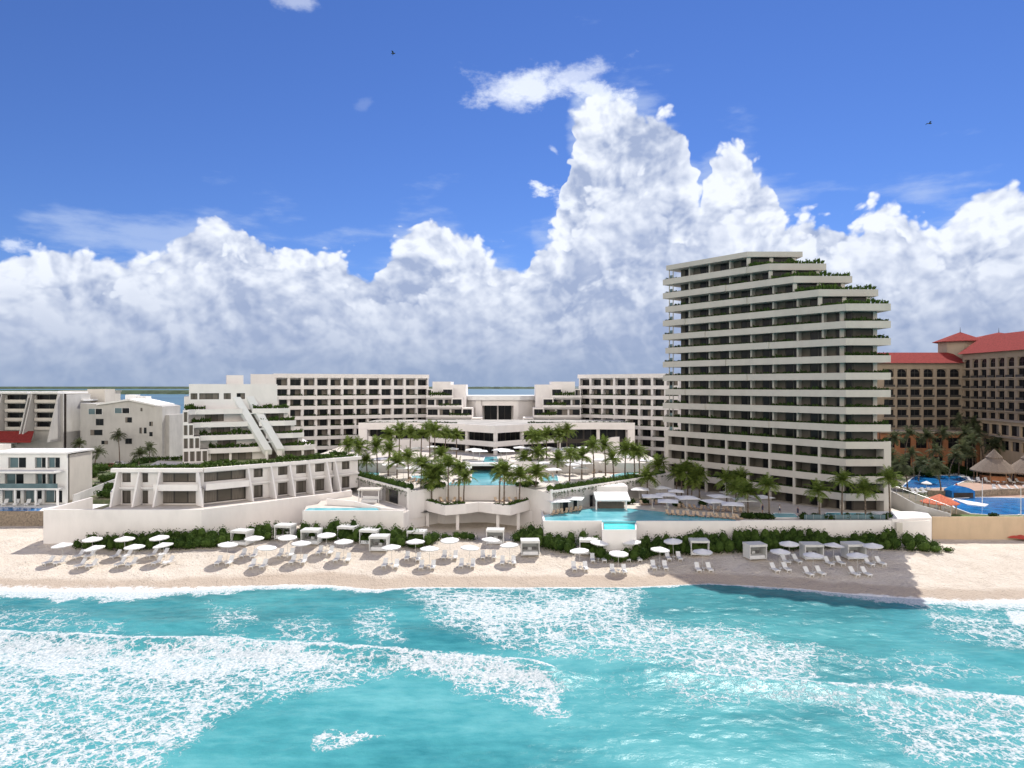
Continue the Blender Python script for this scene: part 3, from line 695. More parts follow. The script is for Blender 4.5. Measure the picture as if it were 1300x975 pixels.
# ================================================================== helpers for facades
def frame_of(A, B):
    ang = math.atan2(B[1]-A[1], B[0]-A[0]); return ang, math.hypot(B[0]-A[0], B[1]-A[1])
def up(px, A, ang):
    k = (px-650)/F; return (k*A[1]-A[0])/(math.cos(ang)-k*math.sin(ang))
def loc(A, ang, u, w=0): return (A[0]+u*math.cos(ang)-w*math.sin(ang), A[1]+u*math.sin(ang)+w*math.cos(ang))
def wall_rows(root, A, ang, Lw, rows, t, m, recess, inner='panel', name='wall', u_start=0.0, side=True):
    """rows: (z0, z1, za, zb, [(u0, u1, kind)])"""
    b = MB(A, ang)
    for z0, z1, za, zb, ops in rows:
        if not ops: b.box(u_start, 0, z0, Lw, t, z1, m); continue
        b.box(u_start, 0, zb, Lw, t, z1, m)
        if za > z0+.01: b.box(u_start, 0, z0, Lw, t, za, m)
        e = u_start
        for o in ops:
            if o[0] > e+.01: b.box(e, 0, za, o[0], t, zb, m)
            e = o[1]
        if e < Lw-.01: b.box(e, 0, za, Lw, t, zb, m)
    o = b.build(name, root)
    for z0, z1, za, zb, ops in rows:
        for q in ops:
            k = q[2] if len(q) > 2 else None
            p = loc(A, ang, q[0]+.04, recess); window(root, p, ang, q[1]-q[0]-.08, zb-za-.06, za+.02, k)
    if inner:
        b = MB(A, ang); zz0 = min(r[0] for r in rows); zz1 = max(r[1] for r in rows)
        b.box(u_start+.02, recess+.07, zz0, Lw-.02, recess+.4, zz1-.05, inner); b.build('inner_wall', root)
    return o
def lbox(root, name, A, ang, bx, m):
    b = MB(A, ang); b.box(*bx, m); return b.build(name, root)
# ================================================================== rear wings
def rear_wing(name, label, A, B, nb, top, rowz, h, depth, endcap):
    ang, Lw = frame_of(A, B)
    r = thing(name, label, 'hotel wing', (A[0], A[1], 6.2)); bw = Lw/nb; n = 9
    b = MB(A, ang)                          # structural body and roof
    b.box(0, 1.75, 2, Lw, depth, top-.6, 'white'); b.build('body', r)
    b = MB(A, ang); b.box(-.4, -.25, top-1.3, Lw+.2, .0, top, 'white'); b.box(-.4, 0.003, top-.6, Lw+.2, depth+.3, top-.05, 'roofgrey')
    b.box(-.4, 0, top-1.3, Lw+.2, .25, top-.6, 'white'); b.build('roof', r)
    pier = MB(A, ang); z0 = top-1.3
    for k in range(nb+1): pier.box(max(0, k*bw-.42), 0, 2, min(Lw, k*bw+.42), 1.7, z0, 'white')
    pier.build('pier_wall', r)
    for k in range(n):
        zt = z0-1.0-k*h if k == 0 else z0-k*h+.0
        zf = z0-(k+1)*h             # floor of this row
        if zf < 3: break
        bb = MB(A, ang); out_ = -.02 if k % 2 == 0 else -.5
        if k == 0: out_ = -.02
        bb.box(-.05 if k else 0, out_-.16, zf-.35, Lw+.05, out_, zf+.8, 'white'); bb.box(0, out_, zf-.32, Lw, 1.7, zf, 'white')
        bb.build('balcony_band', r)
        zc = z0-k*h
        for j in range(nb):
            window(r, loc(A, ang, j*bw+.5, 1.62), ang, bw-1.0, h-.5, zf+.02, random.choice((0, 0, 1, 2)))
            if k and random.random() < .8: put('planter_hedge', random.choice(HG), r, (*loc(A, ang, j*bw+.3, out_+.15), zf+.62), ang, ((bw-.4)/4, .9, 1.25))
    return r, ang, Lw
A1 = pt(349, 217.5); B1 = pt(544, 238); A2 = pt(735, 238); B2 = pt(862, 214.5)
wl, angl, Ll = rear_wing('hotel_wing', 'long cream hotel wing of balcony rows behind the stepped terrace building with two slanted fins', A1, B1, 12, 34.9, 0, 3.25, 16, 1)
wr, angr, Lr = rear_wing('hotel_wing', 'cream hotel wing of balcony rows whose end disappears behind the dark tower', A2, B2, 8, 34.9, 0, 3.25, 16, 0)
# the left end of the left wing: blank corner block with a small window
lb = MB(); lb.prism([pt(318, 214), pt(349, 217.3), (A1[0]-3, A1[1]+16), pt(322, 230)], 5, 34.7, 'white'); lb.build('corner_block', wl)
# stepped ends towards the lobby
def stepped_end(r, sgn, x_in, Y0, pxs, capx, capy):
    """sgn +1: steps down to the right"""
    prev = x_in
    for i, (px, py) in enumerate(zip(capx, capy)):
        b = MB(); y0 = Y0+1.5-i; xa, xb = sorted((X(x_in, y0), X(px, y0))); b.box(xa, y0+i*.6, 20, xb, Y0+14-i, Z(py, y0), 'white'); b.build('stepped_block', r)
    for k, px in enumerate(pxs):
        Y = Y0-1.2-1.5*k; zf = 34.9-1.3-3.25*(k+2)
        xe = X(px, Y); xi = X(x_in-sgn*8, Y+1); xa, xb = sorted((xi, xe)); ww = X(px-sgn*13, Y+2)
        pts = [(xi, Y+.8), (X(px-sgn*28, Y), Y+.3), (xe, Y)] if sgn > 0 else [(xe, Y), (X(px+28, Y), Y+.3), (xi, Y+.8)]
        b = MB(); b.ribbon(pts, zf-.55, zf+.75, .2, 'white'); b.prism(pts+([(xe, Y+4), (xi, Y+4)] if sgn > 0 else [(xi, Y+4), (xe, Y+4)]), zf-.5, zf, 'white'); b.build('terrace_band', r)
        b = MB(); wa, wb = sorted((ww, xe)); b.box(wa, Y+.35, zf+.0, wb-.003 if sgn > 0 else wb, Y+9, zf+3.2, 'white'); b.build('end_block', r)
        hw = abs(wb-wa); window(r, (wa+hw*.08, Y+.3), 0, hw*.84, 1.95, zf+.75, 2)
        b = MB(); b.box(*(sorted((xi, ww))[0:1]), Y+2.6, zf, sorted((xi, ww))[1], Y+9, zf+2.9, 'white'); b.build('terrace_wall', r)
        wq = sorted((xi, ww)); dq = (wq[1]-wq[0])/3
        for j_ in range(3): window(r, (wq[0]+dq*j_+.35, Y+2.52), 0, dq-.7, 2.0, zf+.55, random.choice((0, 1, 2)))
        p = sorted((X(px-sgn*30, Y), X(px-sgn*4, Y))); planter(r, (p[0], Y+.45), (p[1], Y+.45), zf+.55, 1.0, True, w=1.4)
stepped_end(wl, 1, 549, 233, (575, 587, 600, 612), (572, 591), (484.5, 488.2))
stepped_end(wr, -1, 730, 233, (700, 689, 677, 664), (700, 680), (484.5, 488.2))
flush_windows(wl); flush_windows(wr)
# ================================================================== lobby
lob = thing('lobby_building', 'low cream lobby with a tall glazed hall between the two hotel wings', 'building', (X(630, 242), 242, 12))
b = MB(); Yl = 237
b.prism([pt(578, Yl+6), pt(600, Yl), pt(660, Yl), pt(682, Yl+6), pt(682, 262), pt(578, 262)], Z(508, Yl), Z(502.5, Yl), 'roofwhite'); b.build('roof', lob)
b = MB(); b.prism([pt(582, Yl+6.5), pt(604, Yl+.8), (X(612, Yl+.8), Yl+.8), (X(615, Yl+6), Yl+6), (X(583, Yl+12), Yl+12)], 12, Z(508, Yl)-.01, 'white')
b.prism([pt(679, Yl+6.5), pt(658, Yl+.8), (X(652, Yl+.8), Yl+.8), (X(649, Yl+6), Yl+6), (X(678, Yl+12), Yl+12)], 12, Z(508, Yl)-.01, 'white')
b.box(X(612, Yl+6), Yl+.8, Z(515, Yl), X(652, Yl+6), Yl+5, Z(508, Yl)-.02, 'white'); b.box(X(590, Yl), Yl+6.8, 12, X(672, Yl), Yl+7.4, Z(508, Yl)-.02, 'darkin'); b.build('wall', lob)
xa, xb = X(614.5, Yl+6), X(650, Yl+6)
for i in range(2):
    w_ = (xb-xa)/2; window(lob, (xa+i*w_+.15, Yl+6), 0, w_-.5, 5.4, Z(536, Yl+6)+.6, 2, 'glazing')
b = MB(); b.box(xa+w_-.3, Yl+5, 12, xa+w_+.15, Yl+5.6, Z(515, Yl), 'white'); b.build('column', lob)
# ================================================================== restaurant podium
pod = thing('restaurant_building', 'curved two storey cream restaurant with dark open galleries facing the pool terraces', 'restaurant', (X(628, 184), 184, 12.6))
PP = [pt(455, 199), pt(500, 201), pt(545, 200), pt(590, 192), pt(628, 184), pt(666, 192), pt(712, 200), pt(760, 201), pt(806, 199)]
def inset(P, w):
    out_ = []
    for i in range(len(P)):
        d = Vector((0, 0))
        for a_, c_ in ((i-1, i), (i, i+1)):
            if a_ >= 0 and c_ < len(P):
                e = Vector((P[c_][0]-P[a_][0], P[c_][1]-P[a_][1])).normalized(); d += Vector((-e.y, e.x))
        d.normalize(); out_.append((P[i][0]+d.x*w, P[i][1]+d.y*w))
    return out_
back = [(PP[-1][0], 226), (PP[0][0], 226)]
b = MB(); b.ribbon(PP, 18.4, 20.4, .4, 'white'); b.prism(inset(PP, .41)+back, 18.6, 20.0, 'white', 'roofgrey'); b.build('roof', pod)
PB = PP[2:7]; PB = inset(PB, -.6)
b = MB(); b.ribbon(PB, 14.8, 16.2, .3, 'white'); b.prism(inset(PB, .31)+[(PB[-1][0], 212), (PB[0][0], 212)], 14.82, 15.1, 'white', 'paving'); b.build('gallery_balcony', pod)
bi = inset(PP, 4.0)
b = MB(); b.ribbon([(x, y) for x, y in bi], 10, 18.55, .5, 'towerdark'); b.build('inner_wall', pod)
for i in range(len(PP)-1):
    a_, c_ = bi[i], bi[i+1]; ang, d = frame_of(a_, c_); n = max(2, round(d/4.6))
    for k in range(n):
        for z_, hh in ((15.3, 2.9), (10.9, 3.3)):
            p = loc(a_, ang, k*d/n+.15, -.12); window(pod, p, ang, d/n-.3, hh, z_, 2)
    a_, c_ = inset(PP, .7)[i], inset(PP, .7)[i+1]; ang, d = frame_of(a_, c_)
    if i < 7:
        b = MB(a_, ang); b.box(d-.5, 0, 12, d+.4, .7, 18.5, 'white'); b.build('column', pod)
b = MB(); b.prism([PP[0], (X(466, 199), 198.7), (X(466, 199), 208), (PP[0][0], 208)], 8, 18.5, 'white'); b.build('end_pier', pod); b = MB(); b.prism([(X(797, 199), 198.7), PP[-1], (PP[-1][0], 208), (X(797, 199), 208)], 8, 18.5, 'white'); b.build('end_pier', pod); b = MB()
b.prism([pt(500, 199.5), pt(545, 199), pt(545, 203), pt(500, 204)], 10, 15.6, 'white'); b.build('end_pier', pod)
for px in (482, 775):
    pass
for p0, p1 in ((460, 520), (520, 580), (670, 730), (730, 800)):
    planter(pod, (X(p0, 202), 202.6), (X(p1, 202), 202.6), 20.1, .5, False)
flush_windows(pod)
# curved end stairs at both sides of the podium
for px, Y, s, l in ((468, 192, 1, 'curved white stair wall against the villa side end of the restaurant'), (786, 190, -1, 'curved white stair wall against the tower side end of the restaurant')):
    b = MB(); x = X(px, Y); n = 10
    pts = [(x+s*k*1.1, Y+math.sin(k*.3)*1.5) for k in range(n)]; zt = [17.0-.06*(k*k) for k in range(n)]
    if s < 0: pts = pts[::-1]; zt = zt[::-1]
    b.ribbon(pts, 9, 0, .5, 'white', zt); o = b.build('stair_wall', None, (x, Y, 9)); tag(o, l, 'stair wall', 'stair walls of the restaurant')
# ================================================================== terraces (setting) and their retaining walls
def deck(name, poly, z0, z1, side='white', top='paving'):
    b = MB(); b.prism(poly, z0, z1, side, top); return struct(b.build(name))
HL0, HL1 = (-37.4, 158), (-20.2, 134.4); HR1, HR0 = (7.5, 132.4), (28.6, 152)
deck('upper_terrace', [(-52, 165), (-11, 165), (-10.8, 171), (2.2, 171), (2.4, 165), (36, 165), (36, 226), (-52, 226)], 0, 12.6)
deck('middle_terrace', [(-56, 164.9), (-38.5, 159.8), HL0, HL1, (-13.6, 143.4), (.8, 143.4), HR1, HR0, (37.5, 160), (37.5, 164.9)], 0, 10.4)
deck('lower_terrace', [(5.7, 125.4), (76, 125.4), (76.4, 186), (36.5, 186), (36.5, 160.1), (28.6, 151.9), (7.6, 132.3), (5.7, 132)], 0, 6.5)
deck('beach_terrace', [(-38, 131), (-27, 129.5), (-20.6, 134.0), (-37.8, 157.6), (-41, 157)], 0, 7.4)
deck('bastion_terrace', [pt(529.6, 141), pt(565, 133.2), pt(592, 135.2), pt(608, 137), pt(624, 135.2), pt(648, 133.2), pt(681, 141), (1, 143.3), (-13.6, 143.3)], 6.2, 7.4)
BP = [pt(507, 136.3), pt(529.6, 140.2), pt(565, 133), pt(592, 135), pt(608, 137), pt(624, 135), pt(648, 133), pt(681, 140.8), pt(690, 145)]
bas = thing('bastion_balcony', 'white zigzag balcony on slim columns in the middle of the beach front', 'balcony', (X(608, 137), 137, 2.4))
b = MB(); b.ribbon(BP, [4.6]+[6.1]*8, 8.1, .35, 'white', [6.6, 8.2]+[8.0]*5+[8.2, 9.6]); b.build('parapet', bas)
b = MB(); b.prism(inset(BP, .36), 6.0, 6.19, 'white'); b.build('soffit', bas)
for px, Y in ((543, 138.2), (581, 136.0), (632, 136.0), (658, 136.4), (512, 139)):
    b = MB(); x = X(px, Y); b.box(x-.3, Y-.3, 1, x+.3, Y+.3, 5.99, 'white'); b.build('column', bas)
b = MB(); b.ribbon([(-24, 136), pt(530, 142), pt(565, 141), pt(608, 144), pt(648, 141), (5.6, 137), (5.6, 132)], 0, 6.0, .5, 'white'); b.build('inner_wall', bas)
for a_, c_ in ((1, 2), (2, 3), (5, 6), (6, 7)):
    I = inset(BP, .75); planter(bas, I[a_], I[c_], 7.7, .6, True, w=1.6)
# infinity wall of the middle pool
def wallthing(label, pts, z0, z1, t=.4, m='white', ztop=None, name='retaining_wall', group=None):
    b = MB(); b.ribbon(pts, z0, z1, t, m, ztop); o = b.build(name, None, (pts[0][0], pts[0][1], z0 if not isinstance(z0, list) else z0[0])); return tag(o, label, 'wall', group)
wallthing('wide white overflow wall of the central pool above the bastion', [(-13.7, 143.1), (.9, 143.1)], 7.4, 10.25, .25)
wallthing('white wall under the trailing hedge beside the villas, above the beach lounge', [HL0, HL1], 7.4, 10.9, .4, name='terrace_wall')
wallthing('white wall under the trailing hedge behind the pool bar', [HR1, HR0, (36.4, 160)], 6.5, 10.9, .4, name='terrace_wall')
wallthing('sloping white stair wall joining the bastion to the hedge wall beside the beach lounge', [HL1, (-17.5, 137.5), (-14.2, 143)], 5.0, 0, .4, ztop=[11.2, 9.8, 9.2], name='stair_wall')
wallthing('sloping white stair wall joining the bastion to the hedge wall behind the pool bar', [(1.5, 143), (5.2, 137.5), HR1], 5.0, 0, .4, ztop=[9.2, 9.8, 11.2], name='stair_wall')
wallthing('white wall with a wide dark opening at the step below the upper pool', [pt(560, 164.6), pt(597, 164.6)], 10.4, 12.9, .3, name='terrace_wall')
wallthing('low white wall of the upper terrace near the tower side', [pt(634, 164.6), pt(760, 164.6)], 10.4, 13.0, .3, name='terrace_wall')
# lounge: side windows in the hedge wall
a_, d_ = frame_of(HL0, HL1)
for k, u in ((0, 19.5),):
    ob = MB(); p = loc(HL0, a_, u, -.1); ob = put('service_opening', WIN[1], None, (p[0], p[1], 7.45), a_, (5.5, 1, 2.6)); tag(ob, 'dark kitchen hatch in the white wall of the beach lounge', 'hatch')
ar, dr = frame_of(HR1, HR0)
for u, w_, l in ((2.5, 2.2, 'square grey opening in the hedge wall nearest the bastion'), (6.3, 1.0, 'narrow dark doorway in the hedge wall between the square opening and the pool bar'), (11.2, .9, 'narrow brown doorway in the hedge wall right behind the pool bar')):
    p = loc(HR1, ar, u, -.1); o = put('doorway', WIN[2] if w_ < 2 else WIN[1], None, (p[0], p[1], 6.55), ar, (w_, 1, 2.3)); tag(o, l, 'doorway')
# ================================================================== villa block on the left
PL = [pt(55, 125), pt(255.6, 125), pt(350, 135), pt(447, 148)]
wallthing('long pale retaining wall along the beach below the fan shaped villas', PL, -1, 8.65, .45)
wallthing('return of the pale retaining wall towards the stone walled villa', [(PL[0][0], 139), (PL[0][0]+.02, 125.4)], -1, 8.62, .45)
deck('villa_terrace', [pt(128, 125.5)]+inset(PL, .46)[1:]+[(-37, 159), (-71, 159), (-76.5, 139)], 0, 8.55)
vb = thing('villa_block', 'low two storey white villas with slanted dividing fins under a planted roof', 'building', (*pt(255.6, 130), 8.6))
V0 = pt(152, 131); V1 = pt(257, 131); V2 = (-34.2, 153.5)
VA = (V0, V1); VBb = (V1, V2)
for (Aq, Bq), ops, fins in ((VA, ([(154.5, 166), (175, 188), (201, 254)], None), [140, 168, 194.5]), (VBb, ([(259, 314), (322, 334), (353, 368), (376, 392), (400, 414), (421, 427), (434, 444)], None), [255.6, 319.6, 349, 373, 397, 420, 431])):
    ang, d = frame_of(Aq, Bq); rows = []
    for z0, z1, za, zb in ((8.55, 11.9, 8.7, 11.2), (11.9, 15.2, 12.75, 14.5)):
        rows.append((z0, z1, za, zb, [(max(.1, up(p, Aq, ang)), min(d-.1, up(q, Aq, ang)), 4) for p, q in ops[0]]))
    wall_rows(vb, Aq, ang, d, rows, .35, 'white', .8, 'panel')
    b = MB(Aq, ang); b.box(-1.2 if Aq == V0 else 0, -.9, 14.75, d+.4, 0, 15.45, 'white'); b.box(0, -.6, 11.55, d, 0, 11.95, 'white'); b.build('parapet', vb)
    for p in fins:
        # foot of the fin at the given pixel, 3 m out from the facade
        O = loc(Aq, ang, 0, -3.0); u = up(p, O, ang); fb = MB(Aq, ang); t = .3
        q = [(-3.4, 8.6), (0, 8.6), (0, 14.9), (-1.0, 14.9)]
        vs = [(u, w_, z) for w_, z in q]+[(u+t, w_, z) for w_, z in q]
        fb.add(vs, [(0, 3, 2, 1), (4, 5, 6, 7), (0, 1, 5, 4), (1, 2, 6, 5), (2, 3, 7, 6), (3, 0, 4, 7)], 'white'); fb.build('fin', vb)
    b = MB(Aq, ang)
    u0, u1 = (up(201, Aq, ang), d) if Aq == V0 else (0, up(312, Aq, ang))
    b.box(u0, -1.8, 11.4, u1, -.61, 11.75, 'white'); b.box(u0, -1.9, 11.4, u1, -1.8, 12.6, 'white'); b.build('balcony', vb)
VI = inset([V0, V1, V2], 1.3); b = MB(); b.prism(VI+[(-37.5, 159), (-71, 159), (-76, 134)], 8.5, 15.0, 'panel', 'garden'); b.build('body', vb)
VI = inset([V0, V1, V2], .02); b = MB(); b.prism(VI+[(-37.5, 159), (-71, 159), (-76, 134)], 14.8, 15.19, 'white', 'garden'); bo = b.build('roof_garden', vb)
lb = MB(); lb.prism([pt(140, 131), V0, (V0[0]-.1, 140), pt(146, 140)], 6, 10.9, 'white'); lb.build('end_block', vb)
lb = MB(); lb.prism([pt(190, 138), pt(252, 137), pt(258, 144), pt(200, 146)], 15.16, 15.2, 'paving'); struct(lb.build('roof_lawn'))
HP = [pt(140, 131.6), pt(258, 131.6), (-45, 142.5), (-34.6, 153.2)]
for i in range(3): planter(vb, inset(HP, .8)[i], inset(HP, .8)[i+1], 15.2, .8, True, w=2.2)
planter(vb, pt(175, 146), pt(262, 149), 15.2, .9, True, w=2.6); planter(vb, pt(258, 138), pt(300, 142), 15.2, .8, True, w=3); planter(vb, pt(352, 146), pt(440, 158), 15.2, .8, True, w=2.6)
# ================================================================== stepped terrace building with two slanted fins
py_ = thing('terrace_building', 'stepped white building with planted terraces and two slanted fins running down its front', 'building', (*pt(300, 145), 15.2))
PE = math.radians(24); PA = pt(232, 142)
def pl(px, w=0.0):
    O = loc(PA, PE, 0, w); return up(px, O, PE)
h = 2.72; z0 = 15.1
b = MB(PA, PE)
tops = [z0+h*(k+1)+.0 for k in range(6)]   # 17.8 .. 31.4
# solid core, stepping back to the right hand end as it rises
rend = [401, 386, 376, 368, 356]
for k in range(5):
    w0 = 2.2+.9*k
    b.box(.1, w0, z0+h*k, pl(rend[k]-2, w0), 22, z0+h*(k+1), 'white')
b.build('core_wall', py_)
b = MB(PA, PE); uT0, uT1 = pl(240, 4.0), pl(358, 4.0)
rows = [(tops[3]-.1, tops[5], tops[4]-.55, tops[4]+.75, [(uT0+.3, uT0+1.6, 4), (pl(253, 4), pl(278, 4), 4), (pl(284, 4), pl(293, 4), 4), (pl(300.5, 4), pl(311, 4), 0)])]
wall_rows(py_, loc(PA, PE, 0, 4.0), PE, pl(352, 4.0), rows, .4, 'white', .6, 'panel', u_start=uT0)
b = MB(PA, PE); b.box(uT0, 4.42, tops[3], uT0+.25, 22, tops[5]-.25, 'white'); b.box(uT0+.25, 5.1, tops[3], pl(340, 4), 22, tops[5]-.25, 'white'); b.box(uT0+.05, 4.42, tops[5]-.24, pl(340, 4), 21, tops[5]-.1, 'roofgrey'); b.build('top_block', py_)
b = MB(PA, PE); b.box(pl(288, 9), 9, tops[5]-.1, pl(309, 9), 15, tops[5]+2.0, 'white'); b.build('roof_cabin', py_)
xs_ = [264, 254, 246, 239]                     # where the planted terraces begin on each level
for k in range(4):
    zt = tops[k]; w0 = .3+.55*k
    # flush window grid at the left
    u1 = pl(xs_[k], 0)
    nbay = [4, 3, 2, 1][k]; r_ = [(z0+h*k, zt, z0+h*k+.3, zt-.35, [(.14+j*u1/nbay, (j+1)*u1/nbay-.14, 4) for j in range(nbay)])]
    wall_rows(py_, PA, PE, u1, r_, .3, 'white', .4, None, name='grid_wall')
    b = MB(PA, PE); b.box(0, .31, z0+h*k, .2, 4, zt, 'white'); b.box(.2, .9, z0+h*k, u1, 4, zt, 'white'); b.build('grid_block', py_)
    # left terrace: curved front then straight to the fins
    def PW(px, w): return loc(PA, PE, pl(px, w), w)
    fin_x = 334-9*k; le = [loc(PA, PE, u1+.02, .6), PW(xs_[k]+9, w0), PW(xs_[k]+22, w0-.2), PW(fin_x+1, w0+.6)]
    b = MB(); b.ribbon(le, zt-.95, zt+.12, .25, 'white'); b.prism(inset(le, .26)+[loc(PA, PE, pl(fin_x, 5), 5), loc(PA, PE, u1+.1, 5)], zt-.9, zt-.3, 'white'); b.build('terrace_band', py_)
    I = inset(le, .7); planter(py_, I[0], I[1], zt-.02, .95, True, w=1.7); planter(py_, I[1], I[3] if k in (0, 1) else I[2], zt-.02, .95, True, w=1.7)
    if k < 3 or True:
        wx = [(311, 351)[0]-0, 0]; c0 = 277-8.0*k; w_ = 2.2+.9*(k+1)
        if k < 4:
            p = loc(PA, PE, pl(c0-.0, w_)-.0, w_-.08); c1 = [c0, c0+24]
            window(py_, loc(PA, PE, pl(c1[0]-1, w_), w_-.08), PE, pl(c1[1], w_)-pl(c1[0], w_), 1.75, zt+.15, 4)
    # right terraces
    re_ = rend[k]; ri = [PW(346-8.6*k, w0+.4), PW(re_-14, w0+.2), PW(re_, w0+1.2)]
    b = MB(); b.ribbon(ri, zt-.95, zt+.12, .25, 'white'); b.prism(inset(ri, .26)+[loc(PA, PE, pl(re_, 6), 6), loc(PA, PE, pl(346-8.6*k, 6), 6)], zt-.9, zt-.3, 'white'); b.build('terrace_band', py_)
    I = inset(ri, .7); planter(py_, I[1] if k else I[0], I[2], zt-.02, .95, True, w=1.7); planter(py_, I[0], I[1], zt-.02, .8, True, w=1.5)
    if k < 4:
        c0 = 356-9*k; window(py_, loc(PA, PE, pl(c0, w_), w_-.08), PE, pl(c0+22, w_)-pl(c0, w_), 1.75, zt+.15, 4)
# ground storey below the lowest terrace
for u_a, u_b in ((268, 292), (294, 320), (341, 352), (362, 383), (386, 399)):
    window(py_, loc(PA, PE, pl(u_a, 2.2), 2.1), PE, pl(u_b, 2.2)-pl(u_a, 2.2), 2.1, z0+.1, 4)
for px in (292.5, 357, 384.5, 401):
    b = MB(PA, PE); u = pl(px, .8); b.box(u-.25, .8, z0, u+.25, 1.3, tops[0]-.9, 'white'); b.build('column', py_)
# the two slanted fins with the stair slot between them
def slant(pxt, pyt, pxb, pyb, wpx, wt=4.0, wb=-.6, name='slanted_fin', t=1.1, m='roofwhite'):
    ut, ub = pl(pxt, wt), pl(pxb, wb); at_ = loc(PA, PE, ut, wt); ab = loc(PA, PE, ub, wb)
    zt_ = Z(pyt, at_[1]); zb_ = Z(pyb, ab[1]); b = MB(PA, PE); wdt = pl(pxt+wpx, wt)-ut; wdb = pl(pxb+wpx, wb)-ub
    vs = [(ut, wt, zt_), (ut+wdt, wt, zt_), (ub+wdb, wb, zb_), (ub, wb, zb_), (ut, wt+.6, zt_-t), (ut+wdt, wt+.6, zt_-t), (ub+wdb, wb+.6, zb_-t), (ub, wb+.6, zb_-t)]
    b.add(vs, [(0, 3, 2, 1)[::-1], (4, 5, 6, 7)[::-1], (0, 3, 7, 4), (1, 5, 6, 2), (0, 4, 5, 1), (3, 2, 6, 7)], m); return b.build(name, py_)
slant(295.5, 504, 335.5, 571, 9.8); slant(312, 503, 351.5, 570, 9.8)
slant(304.5, 507, 344, 573, 7.5, 4.9, .4, 'stair_slot', .6, 'panel')
for t_ in (.3, .6, .85):
    b = MB(PA, PE); px = 306+40*t_; u = pl(px, 4-4.2*t_); Yq = loc(PA, PE, u, 4-4.2*t_)[1]; zz = Z(507+66*t_, Yq)+.2; b.box(u-.2, 4-4.4*t_, zz, u+1.3, 4.6-4.4*t_, zz+.25, 'roofwhite'); b.build('landing', py_)
b = MB(PA, PE); b.box(pl(337, -.5), -.4, z0, pl(340, -.5), .6, tops[0]+.1, 'white'); b.box(pl(352, -.5), -.4, z0, pl(358, -.5), .6, tops[0]+.1, 'white'); b.build('fin_foot', py_)
flush_windows(py_)
